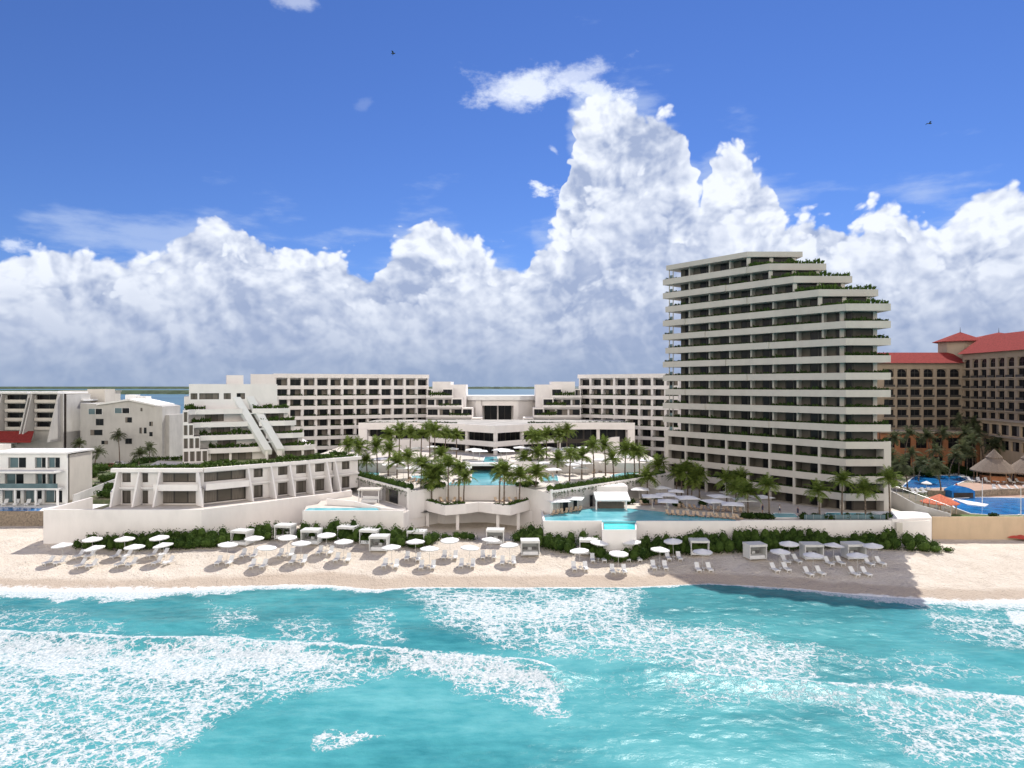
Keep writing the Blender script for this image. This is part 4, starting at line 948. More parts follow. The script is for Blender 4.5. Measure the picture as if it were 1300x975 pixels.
# ================================================================== tower
tw = thing('hotel_tower', 'dark shaded sixteen storey hotel tower with pale balcony bands and planted stepped top', 'tower', (*pt(1074, 134), 6.5))
TL = Vector(pt(846.5, 169)); TB = Vector(pt(1074, 134.2)); TA, TLn = frame_of(TL, TB); TLv = (TL.x, TL.y)
bayu = [up(p, TLv, TA) for p in (846.5, 870, 895.5, 921.5, 948.5, 976.5, 1007.5, 1039.5, 1074)]
ZT = [10.1+3.355*k for k in range(16)]
rpx = [1131]*12+[1115, 1082, 1049, 1019]; bix = [8]*12+[7, 6, 5, 4]
def tl(u, w=0): return loc(TLv, TA, u, w)
for k in range(16):
    zt = ZT[k]; e = bayu[bix[k]]; Bk = tl(e); Yk = Bk[1]; Rk = (X(rpx[k], Yk), Yk)
    ov = [0, 0, 0, 0, 0.0, .9, .9, .15][k % 8] if k > 3 else 0
    ov = 0 if k < 4 else (.9 if k % 3 else .1)
    top = k == 15
    Lk = tl(-ov-.1)
    pts = [Lk, Bk, Rk]
    hb = 1.38 if not top else 1.15
    # the parapet runs in stretches, each a little proud of the next
    cut = [2, 1, 4, 3, 5][k % 5]
    if k < 4 or top:
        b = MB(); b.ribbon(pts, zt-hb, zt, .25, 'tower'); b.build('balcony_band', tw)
    else:
        uc = bayu[min(cut, bix[k]-1)]; b = MB()
        b.ribbon([tl(-ov-.1, -.28), tl(uc, -.28)], zt-hb, zt, .25, 'tower'); b.ribbon([tl(uc+.004, -.02), Bk, Rk], zt-hb, zt, .25, 'tower'); b.build('balcony_band', tw)
    rk = (Rk[0], Rk[1]+14); lk = tl(-ov-.1, 14)
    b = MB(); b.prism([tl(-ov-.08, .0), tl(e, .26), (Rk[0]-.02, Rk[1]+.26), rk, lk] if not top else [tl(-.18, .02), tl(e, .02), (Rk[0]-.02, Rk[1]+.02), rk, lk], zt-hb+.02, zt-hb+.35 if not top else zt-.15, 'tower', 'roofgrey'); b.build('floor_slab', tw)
    # storey beneath this band: between the slab below and here
    zf = (6.5 if k == 0 else ZT[k-1]-1.1); zc = zt-hb+.02
    # storey below slab k is as wide as slab k
    cw = 3.0
    core = [tl(1.9 if k > 3 else .3, cw), tl(e, cw), (Rk[0]-(1.4 if k > 3 else .4), Yk+cw if k < 12 else Yk+.9), (Rk[0]-(1.4 if k > 3 else .4), Yk+13.5), tl(1.9, 13.5)]
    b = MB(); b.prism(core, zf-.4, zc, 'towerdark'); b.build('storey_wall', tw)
    for j in range(bix[k]):
        u0, u1 = bayu[j], bayu[j+1]
        if j == 0 and k > 3: u0 += 1.9
        b = MB(TLv, TA)
        if j or k < 4: b.box(u0-.2, 1.5 if k > 3 else .5, zf, u0+.2, cw, zc, 'tower' if k > 3 else 'panel')
        if b.v: b.build('party_wall', tw)
        window(tw, tl(u0+.2, cw-.08), TA, u1-u0-.4, zc-zf-.1, zf+.02, 3)
    # flat facet openings
    fx0, fx1 = Bk[0]+.5, core[2][0]-.3; n = 2; yf = Yk+(cw if k < 12 else .9)
    for j in range(n):
        w_ = (fx1-fx0)/n; window(tw, (fx0+j*w_+.5, yf-.08), 0, w_-1.0, (zc-zf)*.72 if k >= 12 else zc-zf-.2, zf+.1+(.35 if k >= 12 else 0), 2 if k >= 12 else 1)
    for j in range(3):
        w_ = (fx1-fx0)/2; b = MB(); xq = fx0+j*w_-.35
        b.box(xq, yf-.35, zf, xq+.8, yf-.02, zc, 'tower'); b.build('pier', tw)
    if k > 3:
        b = MB(TLv, TA)
        for q in (.35, 1.5): b.box(q-.0, .35, zf, q+.16, .55, zc, 'tower')
        b.box(.52, .42, zf, 1.49, .46, zf+2, 'blueglass'); b.build('corner_screen', tw)
    if not top:
        zz = zt-.22
        for j in range(bix[k]):
            if random.random() < .82: put('planter_hedge', random.choice(HG), tw, (*tl(bayu[j]+.2, .55), zz), TA, ((bayu[j+1]-bayu[j]-.4)/4, .8, random.uniform(1.1, 1.9)))
        if k > 3 and ov > .5: put('planter_hedge', random.choice(HG), tw, (*tl(-ov, .4), zt-.35), TA, (.55, .8, 1.5))
        planter(tw, (Bk[0], Yk+.55), (Rk[0]-.2, Yk+.55), zz, .85 if k < 11 else 1.0, k >= 11)
        if k >= 11:
            e2 = bayu[bix[k+1]] if k < 15 else e; planter(tw, tl(e2, .6), tl(e, .6), zz, .9, True)
for j in range(1, 8):
    b = MB(TLv, TA); b.box(bayu[j]-.22, .02, 6.5, bayu[j]+.22, .6, ZT[3]-1.2, 'tower'); b.build('column', tw)
b = MB(TLv, TA); b.box(-.55, -.02, 6.5, .5, 1.2, ZT[3]+.02, 'tower'); b.build('corner_pier', tw)
Rx = X(1131, TB.y); b = MB(); b.box(Rx-1.35, TB.y-.03, 4, Rx+.02, TB.y+6, ZT[3]+.05, 'tower'); b.build('corner_pier', tw)
flush_windows(tw)
# ================================================================== sea walls on the right
wallthing('pale retaining wall along the beach below the dark tower', [(X(940, 125), 125), pt(1132, 125)], -1, 6.72, .38)
wallthing('white front wall of the big beach pool', [(5.65, 124.6), (X(764, 124.6), 124.6)], -1, 6.66, .35)
wallthing('white front wall of the beach pool between the cyan basin and the tower wall', [(X(808, 124.6), 124.6), (X(940, 124.6), 124.6)], -1, 6.66, .35)
wallthing('white side wall of the beach pool next to the bastion', [(5.62, 137), (5.64, 125)], -1, 6.66, .35)
gb = thing('gate_box', 'low white block at the end of the tower wall beside the beige wall', 'wall block', (*pt(1156, 125), 2))
b = MB(); b.prism([pt(1132.5, 125.3), pt(1183, 126.8), pt(1176, 133), (X(1132.5, 125.3)+.2, 133)], 0, 6.9, 'white', 'roofwhite'); b.build('block', gb)
b = MB(); x = X(1137, 125.2); b.box(x, 124.9, 1.5, x+1.1, 125.25, 6.3, 'cream'); b.build('door_panel', gb)
wallthing('long beige wall along the beach under the blue pools', [pt(1183.5, 128), (130, 128.3), (260, 129)], -1, 6.75, .4, 'beigewall')
b = MB(); b.ribbon([(77.2, 146), (77.6, 139), (78.2, 134), (81.5, 128.4)][::-1], 4, 0, .3, 'greyb', [7.3, 8.2, 9.3, 10.3]); o = b.build('boundary_wall', None, (77.5, 137, 4)); tag(o, 'grey stepped boundary wall between the tower and the tiled gazebo', 'wall')
bf = thing('railing', 'grey metal railing on top of the boundary wall beside the tower', 'railing', (77.5, 137, 8))
for i in range(14):
    t_ = i/13; x = 81.5-4.3*min(1, t_*1.6); y = 128.5+17*t_; z = 7.3+3*t_
    b = MB(); b.box(x-.04, y-.04, z, x+.04, y+.04, z+1.3, 'metal'); b.build('post', bf)
b = MB(); b.tube((81.5, 128.5, 8.6), (77.2, 139, 10.8), .05, .05, 'metal'); b.tube((77.2, 139, 10.8), (77.2, 145.5, 11.6), .05, .05, 'metal'); b.build('rail', bf)
# ================================================================== red roofed hotel
def roof_hip(r, A, ang, L_, d, z0, z1, m='roofred', o_=1.1, hipl=True, hipr=True, name='roof'):
    b = MB(A, ang); i = d*.5
    vs = [(-o_, -o_, z0), (L_+o_, -o_, z0), (L_+o_, d+o_, z0), (-o_, d+o_, z0), (i if hipl else -o_, i, z1), (L_-i if hipr else L_+o_, i, z1)]
    b.add(vs, [(0, 1, 5, 4), (1, 2, 5), (2, 3, 4, 5), (3, 0, 4), (3, 2, 1, 0)], m); return b.build(name, r)
ht = thing('red_roof_hotel', 'sand coloured hotel with red tiled roofs and rows of arched windows', 'hotel', (*pt(1222, 218), 6.2))
HA = pt(1112, 218); HB = pt(1222, 218); HC = pt(1345, 178)
for (a_, c_), pxs, s in (((HA, HB), [(1122.5+16.7*k, 1134.8+16.7*k) for k in range(6)], 0), ((HB, HC), [(1224, 1231), (1234.3, 1241.8), (1244.6, 1252.3), (1255.7, 1263.4), (1266.7, 1275), (1278.7, 1287.4), (1291.7, 1301), (1305.5, 1315.5), (1320, 1331)], 1)):
    ang, d = frame_of(a_, c_); rows = []; topz = 38.2 if not s else 41.0; n = 8
    zt = topz-1.4
    for k in range(n):
        z1 = zt+(1.4 if k == 0 else 0)-(k*3.2); zr = zt-3.2*(k+1); k_ = 5 if k == 0 else 2
        rows.append((zr, topz if k == 0 else zt-3.2*k, zr+.2, zr+2.75, [(up(p, a_, ang), up(q, a_, ang), k_) for p, q in pxs]))
    if s: rows = rows[:]
    wall_rows(ht, a_, ang, d, rows, .5, 'tan', .45, 'tan')
    b = MB(a_, ang); b.box(0, .9, 6, d, 15, topz-.1, 'tan'); b.box(0, .0, 6, d, .9, zt-3.2*n, 'tan'); b.build('body', ht)
    for k in range(1, n):
        zr = zt-3.2*k
        for p, q in pxs:
            u0, u1 = up(p, a_, ang), up(q, a_, ang); b = MB(a_, ang)
            b.box(u0-.15, -.55, zr-3.2+.1, u1+.15, 0, zr-3.2+.3, 'tanlight')
            b.box(u0-.1, -.52, zr-3.2+.3, u0+(u1-u0)+.1, -.47, zr-3.2+1.0, 'frame'); b.build('balcony', ht)
        b = MB(a_, ang); b.box(-.02, -.12, zr-.12, d+.02, -.003, zr+.12, 'tanlight'); b.build('cornice', ht)
    roof_hip(ht, a_, ang, d, 15, topz, topz+(3.7 if not s else 6.0), hipr=bool(s), hipl=False)
for px, Y, R_, ze, za, l in ((1219, 228, 6.9, Z(434, 228), Z(421.5, 228), 0), (1268, 240, 8.5, Z(430, 240), Z(422, 240), 1)):
    b = MB(); x = X(px, Y); b.prism([(x+R_*.92*math.cos(math.pi/4*k+.39), Y+R_*.92*math.sin(math.pi/4*k+.39)) for k in range(8)], 6, ze, 'tanlight'); t_ = b.build('turret', ht)
    b = MB(); b.cone((x, Y), R_*1.16, ze, za, 'roofred', 8, .39, thick=.15); rr = b.build('turret_roof', ht)
    b = MB(); b.tube((x, Y, za-.1), (x, Y, za+1.6), .12, .03, 'frame'); b.build('finial', ht)
flush_windows(ht)
# lower wings of that hotel
lw = thing('arcade_building', 'low terracotta arcade with white rimmed terraces in front of the red roofed hotel', 'building', (*pt(1200, 205), 6.2))
la, ld = frame_of(pt(1118, 210), pt(1250, 207))
wall_rows(lw, pt(1118, 210), la, ld, [(6, 11.2, 6.3, 9.8, [(1+4.6*k, 4.2+4.6*k, 5) for k in range(6)]), (11.2, 16.8, 12.2, 15.4, [(1+4.6*k, 4.2+4.6*k, 5) for k in range(6)])], .5, 'orange', .6, 'darkin')
lbox(lw, 'terrace_slab', pt(1118, 210), la, (-.5, -1.2, 16.8, ld+.5, 7, 17.4), 'tanlight')
lbox(lw, 'body', pt(1118, 210), la, (0, 1.1, 6, ld, 7, 16.7), 'orange')
a_, c_ = pt(1244, 206), pt(1345, 172); ang, d = frame_of(a_, c_)
lbox(lw, 'side_wing', a_, ang, (0, 1.1, 6, d, 9, 21.0), 'tan')
wall_rows(lw, a_, ang, d, [(6, 12, 6.3, 9.8, [(1+4.6*k, 4.2+4.6*k, 5) for k in range(8)]), (12, 16.5, 13, 15.6, [(1+4.6*k, 4.6+4.6*k, 1) for k in range(8)]), (16.5, 21, 17.2, 20, [(.6+4.6*k, 4.6+4.6*k, 0) for k in range(8)])], .5, 'beigewall', .6, 'darkin', name='side_wall')
for z in (16.5, 21): lbox(lw, 'terrace_slab', a_, ang, (-.3, -.8, z-.02, d, 3, z+.4), 'tanlight')
# ================================================================== neighbours on the left
nv = thing('beach_villa', 'three storey white villa with blue glass behind a stone walled pool', 'villa', (*pt(45, 149), 5.6))
A_ = (-125, 149.0); Lv = 125-95.9
fl = [(5.6, 9.2, 5.8, 8.5), (9.2, 12.8, 9.5, 12.1), (12.8, 16.4, 13.3, 15.6)]
rows = []
for i, (a0, a1, c0, c1) in enumerate(fl):
    ops = []
    for p0, p1 in (((-60, -40), (-35, -10), (3, 26), (30, 53), (56, 79)), ((-60, -40), (-35, -8), (6, 30), (45, 58), (60, 71)), ((-60, -40), (-35, -8), (10, 33), (44, 58), (60, 76)))[i]:
        ops.append((up(p0, A_, 0), up(p1, A_, 0), 6))
    rows.append((a0, a1, c0, c1, ops))
wall_rows(nv, A_, 0, Lv, rows, .4, 'roofwhite', .5, 'panel')
b = MB(A_, 0); b.box(0, .95, 5, Lv-.02, 9, 16.1, 'cream'); b.build('body', nv)
b = MB(A_, 0); b.box(-.3, -.5, 16.4, Lv+.3, 9.3, 16.75, 'roofwhite'); b.build('roof', nv)
b = MB(A_, 0); b.box(up(-40, A_, 0), -3.2, 12.6, up(82, A_, 0), -.003, 13.0, 'roofwhite'); b.box(up(-60, A_, 0), -2.4, 9.0, up(82, A_, 0), -.003, 9.3, 'roofwhite'); b.build('canopy', nv)
b = MB(A_, 0); b.box(up(-60, A_, 0), -2.3, 9.3, up(82, A_, 0), -2.26, 10.3, 'blueglass'); b.build('balustrade', nv)
for px in (3, 28, 54, 81):
    b = MB(A_, 0); u = up(px, A_, 0); b.box(u-.2, -2.2, 5.6, u+.2, -1.9, 9.0, 'roofwhite'); b.build('column', nv)
b = MB(A_, 0); b.box(3, 3, 16.76, 12, 7, 18.0, 'cream'); b.build('roof_cabin', nv)
deck('villa_pool_deck', [(-160, 140.5), (-84.9, 140.5), (-84.9, 149), (-160, 149)], 0, 5.55, 'stone', 'roofwhite')
b = MB(); b.prism([(-122, 140.9), pt(50, 140.9), pt(54, 144), (-122, 147)], 5.4, 5.6, 'poolb'); struct(b.build('villa_pool'))
wallthing('brown rubble stone wall below the white villa and its blue pool', [(-200, 140.1), (-84.9, 140.1)], -1, 5.62, .35, 'stone', name='stone_wall')
b = MB(); b.ribbon([pt(94, 146), pt(155, 176)], 5, 0, .3, 'greyb', [8.0, 8.0]); o = b.build('boundary_wall', None, (*pt(94, 146), 6)); tag(o, 'grey garden wall climbing behind the long pale retaining wall', 'wall')
ap = thing('apartment_block', 'grey apartment block with four rows of dark balconies and flared fins', 'apartment block', (*pt(30, 215), 6.2))
A_ = pt(-70, 215); d = X(80, 215)-A_[0]; rows = []
cols = [(-58, -30), (-20, 2), (8.5, 35), (46, 73)]
for k in range(4):
    zt = 28.6-2.8*k; rows.append((zt-2.8, zt, zt-2.2, zt-.35, [(up(p, A_, 0), up(q, A_, 0), 2) for p, q in cols]))
rows.append((6, 28.6-11.2, 14, 15, []))
wall_rows(ap, A_, 0, d, rows, .5, 'greyb', 1.2, 'darkin')
b = MB(A_, 0); b.box(0, 1.7, 5, d, 14, 28.4, 'greyb'); b.build('body', ap)
for p, q in ((-60, 4), (6, 38), (43, 77)):
    b = MB(A_, 0); b.box(up(p, A_, 0), -1.5, 28.62, up(q, A_, 0), 14, 29.2, 'roofwhite'); b.build('roof_slab', ap)
for k in range(4):
    for p, q in cols:
        b = MB(A_, 0); u0, u1 = up(p, A_, 0), up(q, A_, 0); zz = 28.6-2.8*(k+1); b.box(u0, -.9, zz, u1, -.8, zz+.95, 'cream'); b.box(u0, -.8, zz, u1, 0, zz+.15, 'cream'); b.build('balcony', ap)
for p in (-25, 5, 39, 43, 76):
    b = MB(A_, 0); u = up(p, A_, 0); q = [(-6, 14), (0, 14), (0, 28.5), (-1.2, 28.5)]
    vs = [(u, w_, z) for w_, z in q]+[(u+.35, w_, z) for w_, z in q]; b.add(vs, [(0, 3, 2, 1), (4, 5, 6, 7), (0, 1, 5, 4), (1, 2, 6, 5), (2, 3, 7, 6), (3, 0, 4, 7)], 'greyb'); b.build('fin', ap)
b = MB(); b.add([(X(-20, 205), 205, 14.6), (X(39, 205), 205, 14.6), (X(43, 212), 212, 17.2), (X(-20, 212), 212, 17.2), (X(-20, 205), 205, 14.2), (X(39, 205), 205, 14.2), (X(43, 212), 212, 16.8), (X(-20, 212), 212, 16.8)], [(0, 1, 2, 3), (7, 6, 5, 4), (0, 4, 5, 1), (1, 5, 6, 2), (2, 6, 7, 3)], 'roofred'); b.build('lean_to_roof', ap)
gy = thing('grey_building', 'weathered grey building with a low gable and scattered small windows', 'building', (*pt(150, 219), 6.2))
def gable(px0, px1, prof, Y, dep, m):
    b = MB(); P = [(X(p, Y), Z(q, Y)) for p, q in prof]; n = len(P)
    vs = [(x, Y, z) for x, z in P]+[(x, Y+dep, z) for x, z in P]
    b.add(vs, [tuple(range(n)), tuple(range(n, 2*n))[::-1]]+[((i+1) % n, i, n+i, n+(i+1) % n) for i in range(n)], m); return b
b = gable(0, 0, [(102, 590), (206, 590), (206, 516), (194, 514), (163, 507.5), (130, 513), (102, 512)], 219, 12, 'greyb'); b.build('wall', gy)
b = gable(0, 0, [(122, 514.6), (163, 508.6), (197, 515.5), (197, 513.6), (163, 506.4), (122, 512.5)], 218.4, 12.5, 'roofwhite'); b.build('roof', gy)
b = MB(); b.box(X(70, 226), 226, 5, X(104, 226), 238, Z(514, 226), 'greyb'); b.build('side_block', gy); b = MB(); b.box(X(206.2, 221), 221, 5, X(215, 221), 236, Z(527, 221), 'greyb'); b.build('side_block', gy)
b = gable(0, 0, [(76, 513.5), (106, 509), (106, 507), (76, 511)], 224, 13, 'roofwhite'); b.build('roof', gy)
for i in range(4):
    window(gy, (X(78, 226), 225.9), 0, 4.6, 1.8, 24-2.9*i-1.2, 2); window(gy, (X(90, 226)+1.2, 225.9), 0, 2.6, 1.8, 24-2.9*i-1.2, 0)
for x0, x1, y0, y1, kk in ((440, 475, 295, 325, 2), (575, 605, 288, 312, 1), (645, 653, 245, 260, 0), (685, 700, 308, 328, 0), (640, 651, 335, 362, 0), (660, 672, 335, 362, 2), (685, 700, 355, 375, 2), (415, 470, 345, 370, 1), (465, 495, 395, 412, 0), (575, 605, 385, 410, 2), (525, 595, 245, 270, 6), (405, 470, 248, 275, 6)):
    px0, px1, p0, p1 = x0/3.611, x1/3.611, 450+y0/3.611, 450+y1/3.611; window(gy, (X(px0, 219), 218.93), 0, X(px1, 219)-X(px0, 219), (p1-p0)/F*219, Z(p1, 219), kk)
b = MB(); b.box(X(111, 232), 232, 20, X(133, 232), 238, Z(494, 232), 'cream'); b.build('roof_cabin', gy); b = MB(); b.box(X(159, 228), 228, 20, X(172, 228), 231, Z(501, 228), 'roofwhite'); b.build('roof_cabin', gy); b = MB(); b.box(X(174, 228), 228, 20, X(186, 228), 231, Z(503, 228), 'roofwhite'); b.build('roof_cabin', gy); b = MB(); b.box(X(80, 245), 245, 18, X(130, 245), 250, Z(496, 245), 'cream'); b.build('roof_cabin', gy)
lbx = thing('service_building', 'small pale building seen between the apartment blocks', 'building', (*pt(60, 260), 6.2))
b = MB(); b.box(X(76, 262), 262, 4, X(134, 262), 272, Z(497, 262), 'cream'); b.build('wall', lbx); b = MB(); b.box(X(75, 262), 261.6, Z(497, 262), X(135, 262), 272.4, Z(496, 262), 'roofgrey'); b.build('roof', lbx)
# ================================================================== pools (water surfaces are setting)
def pool(name, pts, z, m='pool', rim=True):
    P = [on(a, c, z) for a, c in pts]; b = MB(); b.prism(P, z-.3, z+.03, m); struct(b.build(name))
    if rim:
        q = P+[P[0]]; ar = sum(P[i][0]*P[(i+1) % len(P)][1]-P[(i+1) % len(P)][0]*P[i][1] for i in range(len(P)))
        if ar > 0: q = q[::-1]
        b = MB(); b.ribbon(q, z-.2, z+.1, .28, 'roofwhite'); struct(b.build('pool_rim'))
pool('side_pool', [(444, 597), (456, 593.5), (482, 597.5), (481, 603.5), (447, 601.5)], 10.42)
pool('round_pool', [(522, 604.5), (546, 603.5), (547, 611), (528, 611.5)], 10.42)
b = MB(); P = [(-13.5, 143.45), (.7, 143.45), (1.2, 148), (-1.8, 151), (-2.6, 171), (-9.8, 171), (-8.8, 151), (-13.2, 148)]; b.prism(P, 10.1, 10.43, 'pool'); struct(b.build('central_pool'))
pool('round_pool', [(688, 603.5), (707, 603), (709, 611), (690, 612)], 10.42)
pool('side_pool', [(776, 603.5), (800, 599), (812, 597), (812, 601), (792, 606), (777, 607)], 10.42)
pool('upper_pool', [(613, 587.2), (633, 587.2), (631, 580), (616, 580)], 12.62)
for nm, pts in (('terracotta_paving', [(446, 592.5), (452, 588), (486, 590), (484, 597), (456, 592.8)]), ('terracotta_paving', [(752, 596), (786, 586), (812, 588), (812, 596), (776, 602)])):
    b = MB(); b.prism([on(a, c, 10.41) for a, c in pts], 10.3, 10.415, 'deckpink'); struct(b.build(nm))
g = thing('pool_grotto', 'white framed grotto over the dark back end of the central pool', 'grotto', (-5, 166, 10.4))
b = MB(); b.box(-11.2, 164.2, 12.0, 2.5, 171.2, 12.64, 'white'); b.build('roof_slab', g)
b = MB(); b.box(-11.2, 164.2, 10.4, -10.4, 171, 11.99, 'white'); b.build('pier', g); b = MB(); b.box(-2.2, 164.2, 10.4, 2.5, 171, 11.99, 'white'); b.build('pier', g)
b = MB(); b.box(-10.4, 170.2, 10.3, -2.2, 170.6, 11.99, 'panel'); b.build('inner_wall', g)
# the large beach pool
b = MB(); fr = [(X(a, YG(c, 6.55)), YG(c, 6.55)) for a, c in ((700, 653.5), (722, 648), (748, 645.5), (800, 645.5), (850, 651), (900, 656), (934, 660))]
b.prism([(5.95, 124.97)]+[(6.0, 131)]+fr[1:]+[(X(934, 124.97), 124.97)], 6.3, 6.56, 'pool'); struct(b.build('beach_pool'))
b = MB(); b.prism([(X(766.5, 119), 118.8), (X(806, 119), 118.8), (X(806, 124.9), 124.9), (X(766.5, 124.9), 124.9)], 5.6, 6.2, 'poolc'); struct(b.build('cyan_pool'))
wallthing('white rim wall of the small cyan basin that juts out from the beach pool', [(X(763.7, 124.9), 124.9), (X(764.5, 118.5), 118.5), (X(808, 118.5), 118.5), (X(808.2, 124.9), 124.9)], -1, 6.35, .3)
pool('plunge_pool', [(966, 657.5), (985, 651.5), (1008, 652), (1014, 657.5)], 6.52)
pool('plunge_pool', [(1044, 656.5), (1050, 651), (1128, 652), (1130, 657)], 6.52)
BZ = 6.24
pool('blue_pool', [(1146, 618), (1162, 604), (1215, 603.5), (1228, 609), (1204, 619), (1160, 621)], BZ, 'poolb')
pool('blue_pool', [(1213, 645), (1206, 639), (1213, 633), (1240, 631.5), (1300, 632.5), (1345, 634), (1345, 653), (1262, 654.5), (1232, 652)], BZ, 'poolb')
b = MB(); b.prism([on(a, c, BZ) for a, c in ((1211, 634.5), (1222, 635.5), (1255, 641), (1250, 643.5), (1228, 641))], 6.2, 6.4, 'roofwhite'); struct(b.build('pool_island'))
b = MB(); b.prism([on(a, c, BZ) for a, c in ((1195, 601), (1240, 601), (1242, 612), (1228, 608))], 6.0, 6.26, 'roofwhite'); struct(b.build('pale_paving'))
b = MB(); b.prism([on(a, c, BZ) for a, c in ((1180, 621), (1225, 613), (1350, 606), (1350, 631.5), (1238, 631), (1205, 634))], 6.0, 6.225, 'deckpink'); struct(b.build('sun_terrace'))
b = MB(); b.prism([(79, 131), (135, 130.5), (135, 133), (79, 133.2)], 6, 6.27, 'grass'); struct(b.build('lawn_strip'))
for px0, px1, y_, l in ((1209, 1238, 632, 'blue tiled waterfall arch between the two blue pools'),):
    Y = YG(y_, BZ); g = thing('waterfall_arch', l, 'pool arch', (X((px0+px1)/2, Y), Y, BZ)); xa, xb = X(px0, Y), X(px1, Y); n = 8
    b = MB(); vs = []
    prof = [(xa+(xb-xa)*k/n, BZ+1.5+.9*math.sin(math.pi*k/n)) for k in range(n+1)]
    for yy in (Y+.1, Y+3): vs += [(x, yy, z) for x, z in prof]+[(xb, yy, BZ), (xa, yy, BZ)]
    q = n+3; b.add(vs, [tuple(range(q))[::-1], tuple(range(q, 2*q))]+[(k, k+1, q+k+1, q+k) for k in range(q-1)]+[(q-1, 0, q, 2*q-1)], 'poolb'); b.build('arch', g)
    b = MB(); b.box(xa+.4, Y-.02, BZ, xb-.4, Y+.09, BZ+1.1, 'darkin'); b.build('opening', g)
wallthing('low brown stone wall behind the waterfall arch of the blue pools', [on(1238, 631, BZ), on(1262, 629, BZ), on(1345, 626, BZ)], 6, 7.6, .4, 'stone', name='stone_wall')
wallthing('low brown stone wall between the tiled gazebo and the waterfall arch', [on(1178, 629, BZ), on(1208, 630, BZ)], 6, 7.4, .4, 'stone', name='stone_wall')
# ================================================================== pool bar
pb = thing('pool_bar', 'white two tier pool bar canopy standing at the back of the beach pool', 'pool bar', (X(776, 139), 139, 6.5))
Yb = 138.5; b = MB(); b.box(X(749, Yb+3), Yb+3, Z(626, Yb+3), X(797, Yb+3), Yb+8, Z(617.5, Yb+3), 'white'); b.build('upper_roof', pb)
b = MB(); b.box(X(752, Yb+3), Yb+3.6, 6.5, X(794, Yb+3), Yb+8, Z(626, Yb+3)-.01, 'cream'); b.build('back_wall', pb)
b = MB(); b.box(X(758, Yb+3), Yb+3.5, 6.6, X(790, Yb+3), Yb+3.6, 9.6, 'darkin'); b.build('bar_opening', pb)
b = MB(); x0, x1 = X(754.5, Yb), X(798, Yb); b.add([(x0, Yb-2.4, 8.6), (x1, Yb-2.4, 8.6), (x1, Yb+1.6, 9.6), (x0, Yb+1.6, 9.6), (x0, Yb-2.4, 8.3), (x1, Yb-2.4, 8.3), (x1, Yb+1.6, 9.3), (x0, Yb+1.6, 9.3)], [(0, 1, 2, 3), (7, 6, 5, 4), (0, 4, 5, 1), (1, 5, 6, 2), (2, 6, 7, 3), (3, 7, 4, 0)], 'fabric'); b.build('awning', pb)
for px in (757, 795):
    b = MB(); x = X(px, Yb-2); b.box(x-.13, Yb-2.1, 6.4, x+.13, Yb-1.85, 8.5, 'white'); b.build('post', pb)
b = MB(); b.box(X(760, Yb), Yb-.2, 6.5, X(792, Yb), Yb+.5, 7.7, 'panel'); b.build('counter', pb)
b = MB(); b.box(X(762, Yb), Yb+3.2, 6.5, X(766, Yb), Yb+3.4, 8.6, 'redfab'); b.build('shelf', pb)
# ================================================================== furniture prototypes
def proto_umbrella():
    r = thing('beach_umbrella', 'x', 'umbrella')
    b = MB(); b.tube((0, 0, 0), (0, 0, 3.2), .035, .03, 'pole', 8); b.build('pole', r)
    b = MB(); b.cone((0, 0), 1.62, 2.72, 3.22, 'fabric', 10, thick=.03)
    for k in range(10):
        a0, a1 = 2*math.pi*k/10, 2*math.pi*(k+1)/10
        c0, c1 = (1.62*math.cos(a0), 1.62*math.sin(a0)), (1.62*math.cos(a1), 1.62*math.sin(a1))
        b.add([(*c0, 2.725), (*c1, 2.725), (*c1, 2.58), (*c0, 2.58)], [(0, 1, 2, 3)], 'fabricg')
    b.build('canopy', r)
    b = MB(); b.tube((0, 0, -.05), (0, 0, .12), .26, .22, 'pole', 10); b.build('base', r); return r
def proto_lounger(frame_m='wframe', cush='cushion', name='sun_lounger'):
    r = thing(name, 'x', 'sun lounger')
    b = MB()
    b.box(-.33, -1.0, .24, .33, .25, .30, frame_m)
    for x in (-.28, .28):
        for y in (-.85, .6): b.box(x-.03, y-.03, -.06, x+.03, y+.03, .24, frame_m)
    b.box(-.33, .25, .24, -.28, .95, .29, frame_m); b.box(.28, .25, .24, .33, .95, .29, frame_m); b.build('frame', r)
    b = MB(); b.box(-.31, -1.0, .305, .31, .22, .42, cush); b.build('cushion', r)
    b = MB(); c, s = math.cos(.85), math.sin(.85); vs = []
    for x in (-.31, .31):
        for t_, n_ in ((0, 0), (.9, 0), (.9, .12), (0, .12)): vs.append((x, .24+t_*c-n_*s, .33+t_*s+n_*c))
    b.add(vs, [(0, 1, 2, 3), (7, 6, 5, 4), (0, 4, 5, 1), (1, 5, 6, 2), (2, 6, 7, 3), (3, 7, 4, 0)], cush); b.build('backrest', r)
    r.scale = (1.15, 1.12, 1.12); return r
def proto_table():
    b = MB(); b.tube((0, 0, .4), (0, 0, .45), .28, .28, 'wframe', 10); b.tube((0, 0, -.03), (0, 0, .4), .05, .05, 'wframe', 6); b.tube((0, 0, -.04), (0, 0, .03), .18, .18, 'wframe', 8)
    o = b.build('side_table'); o['category'] = 'table'; return o
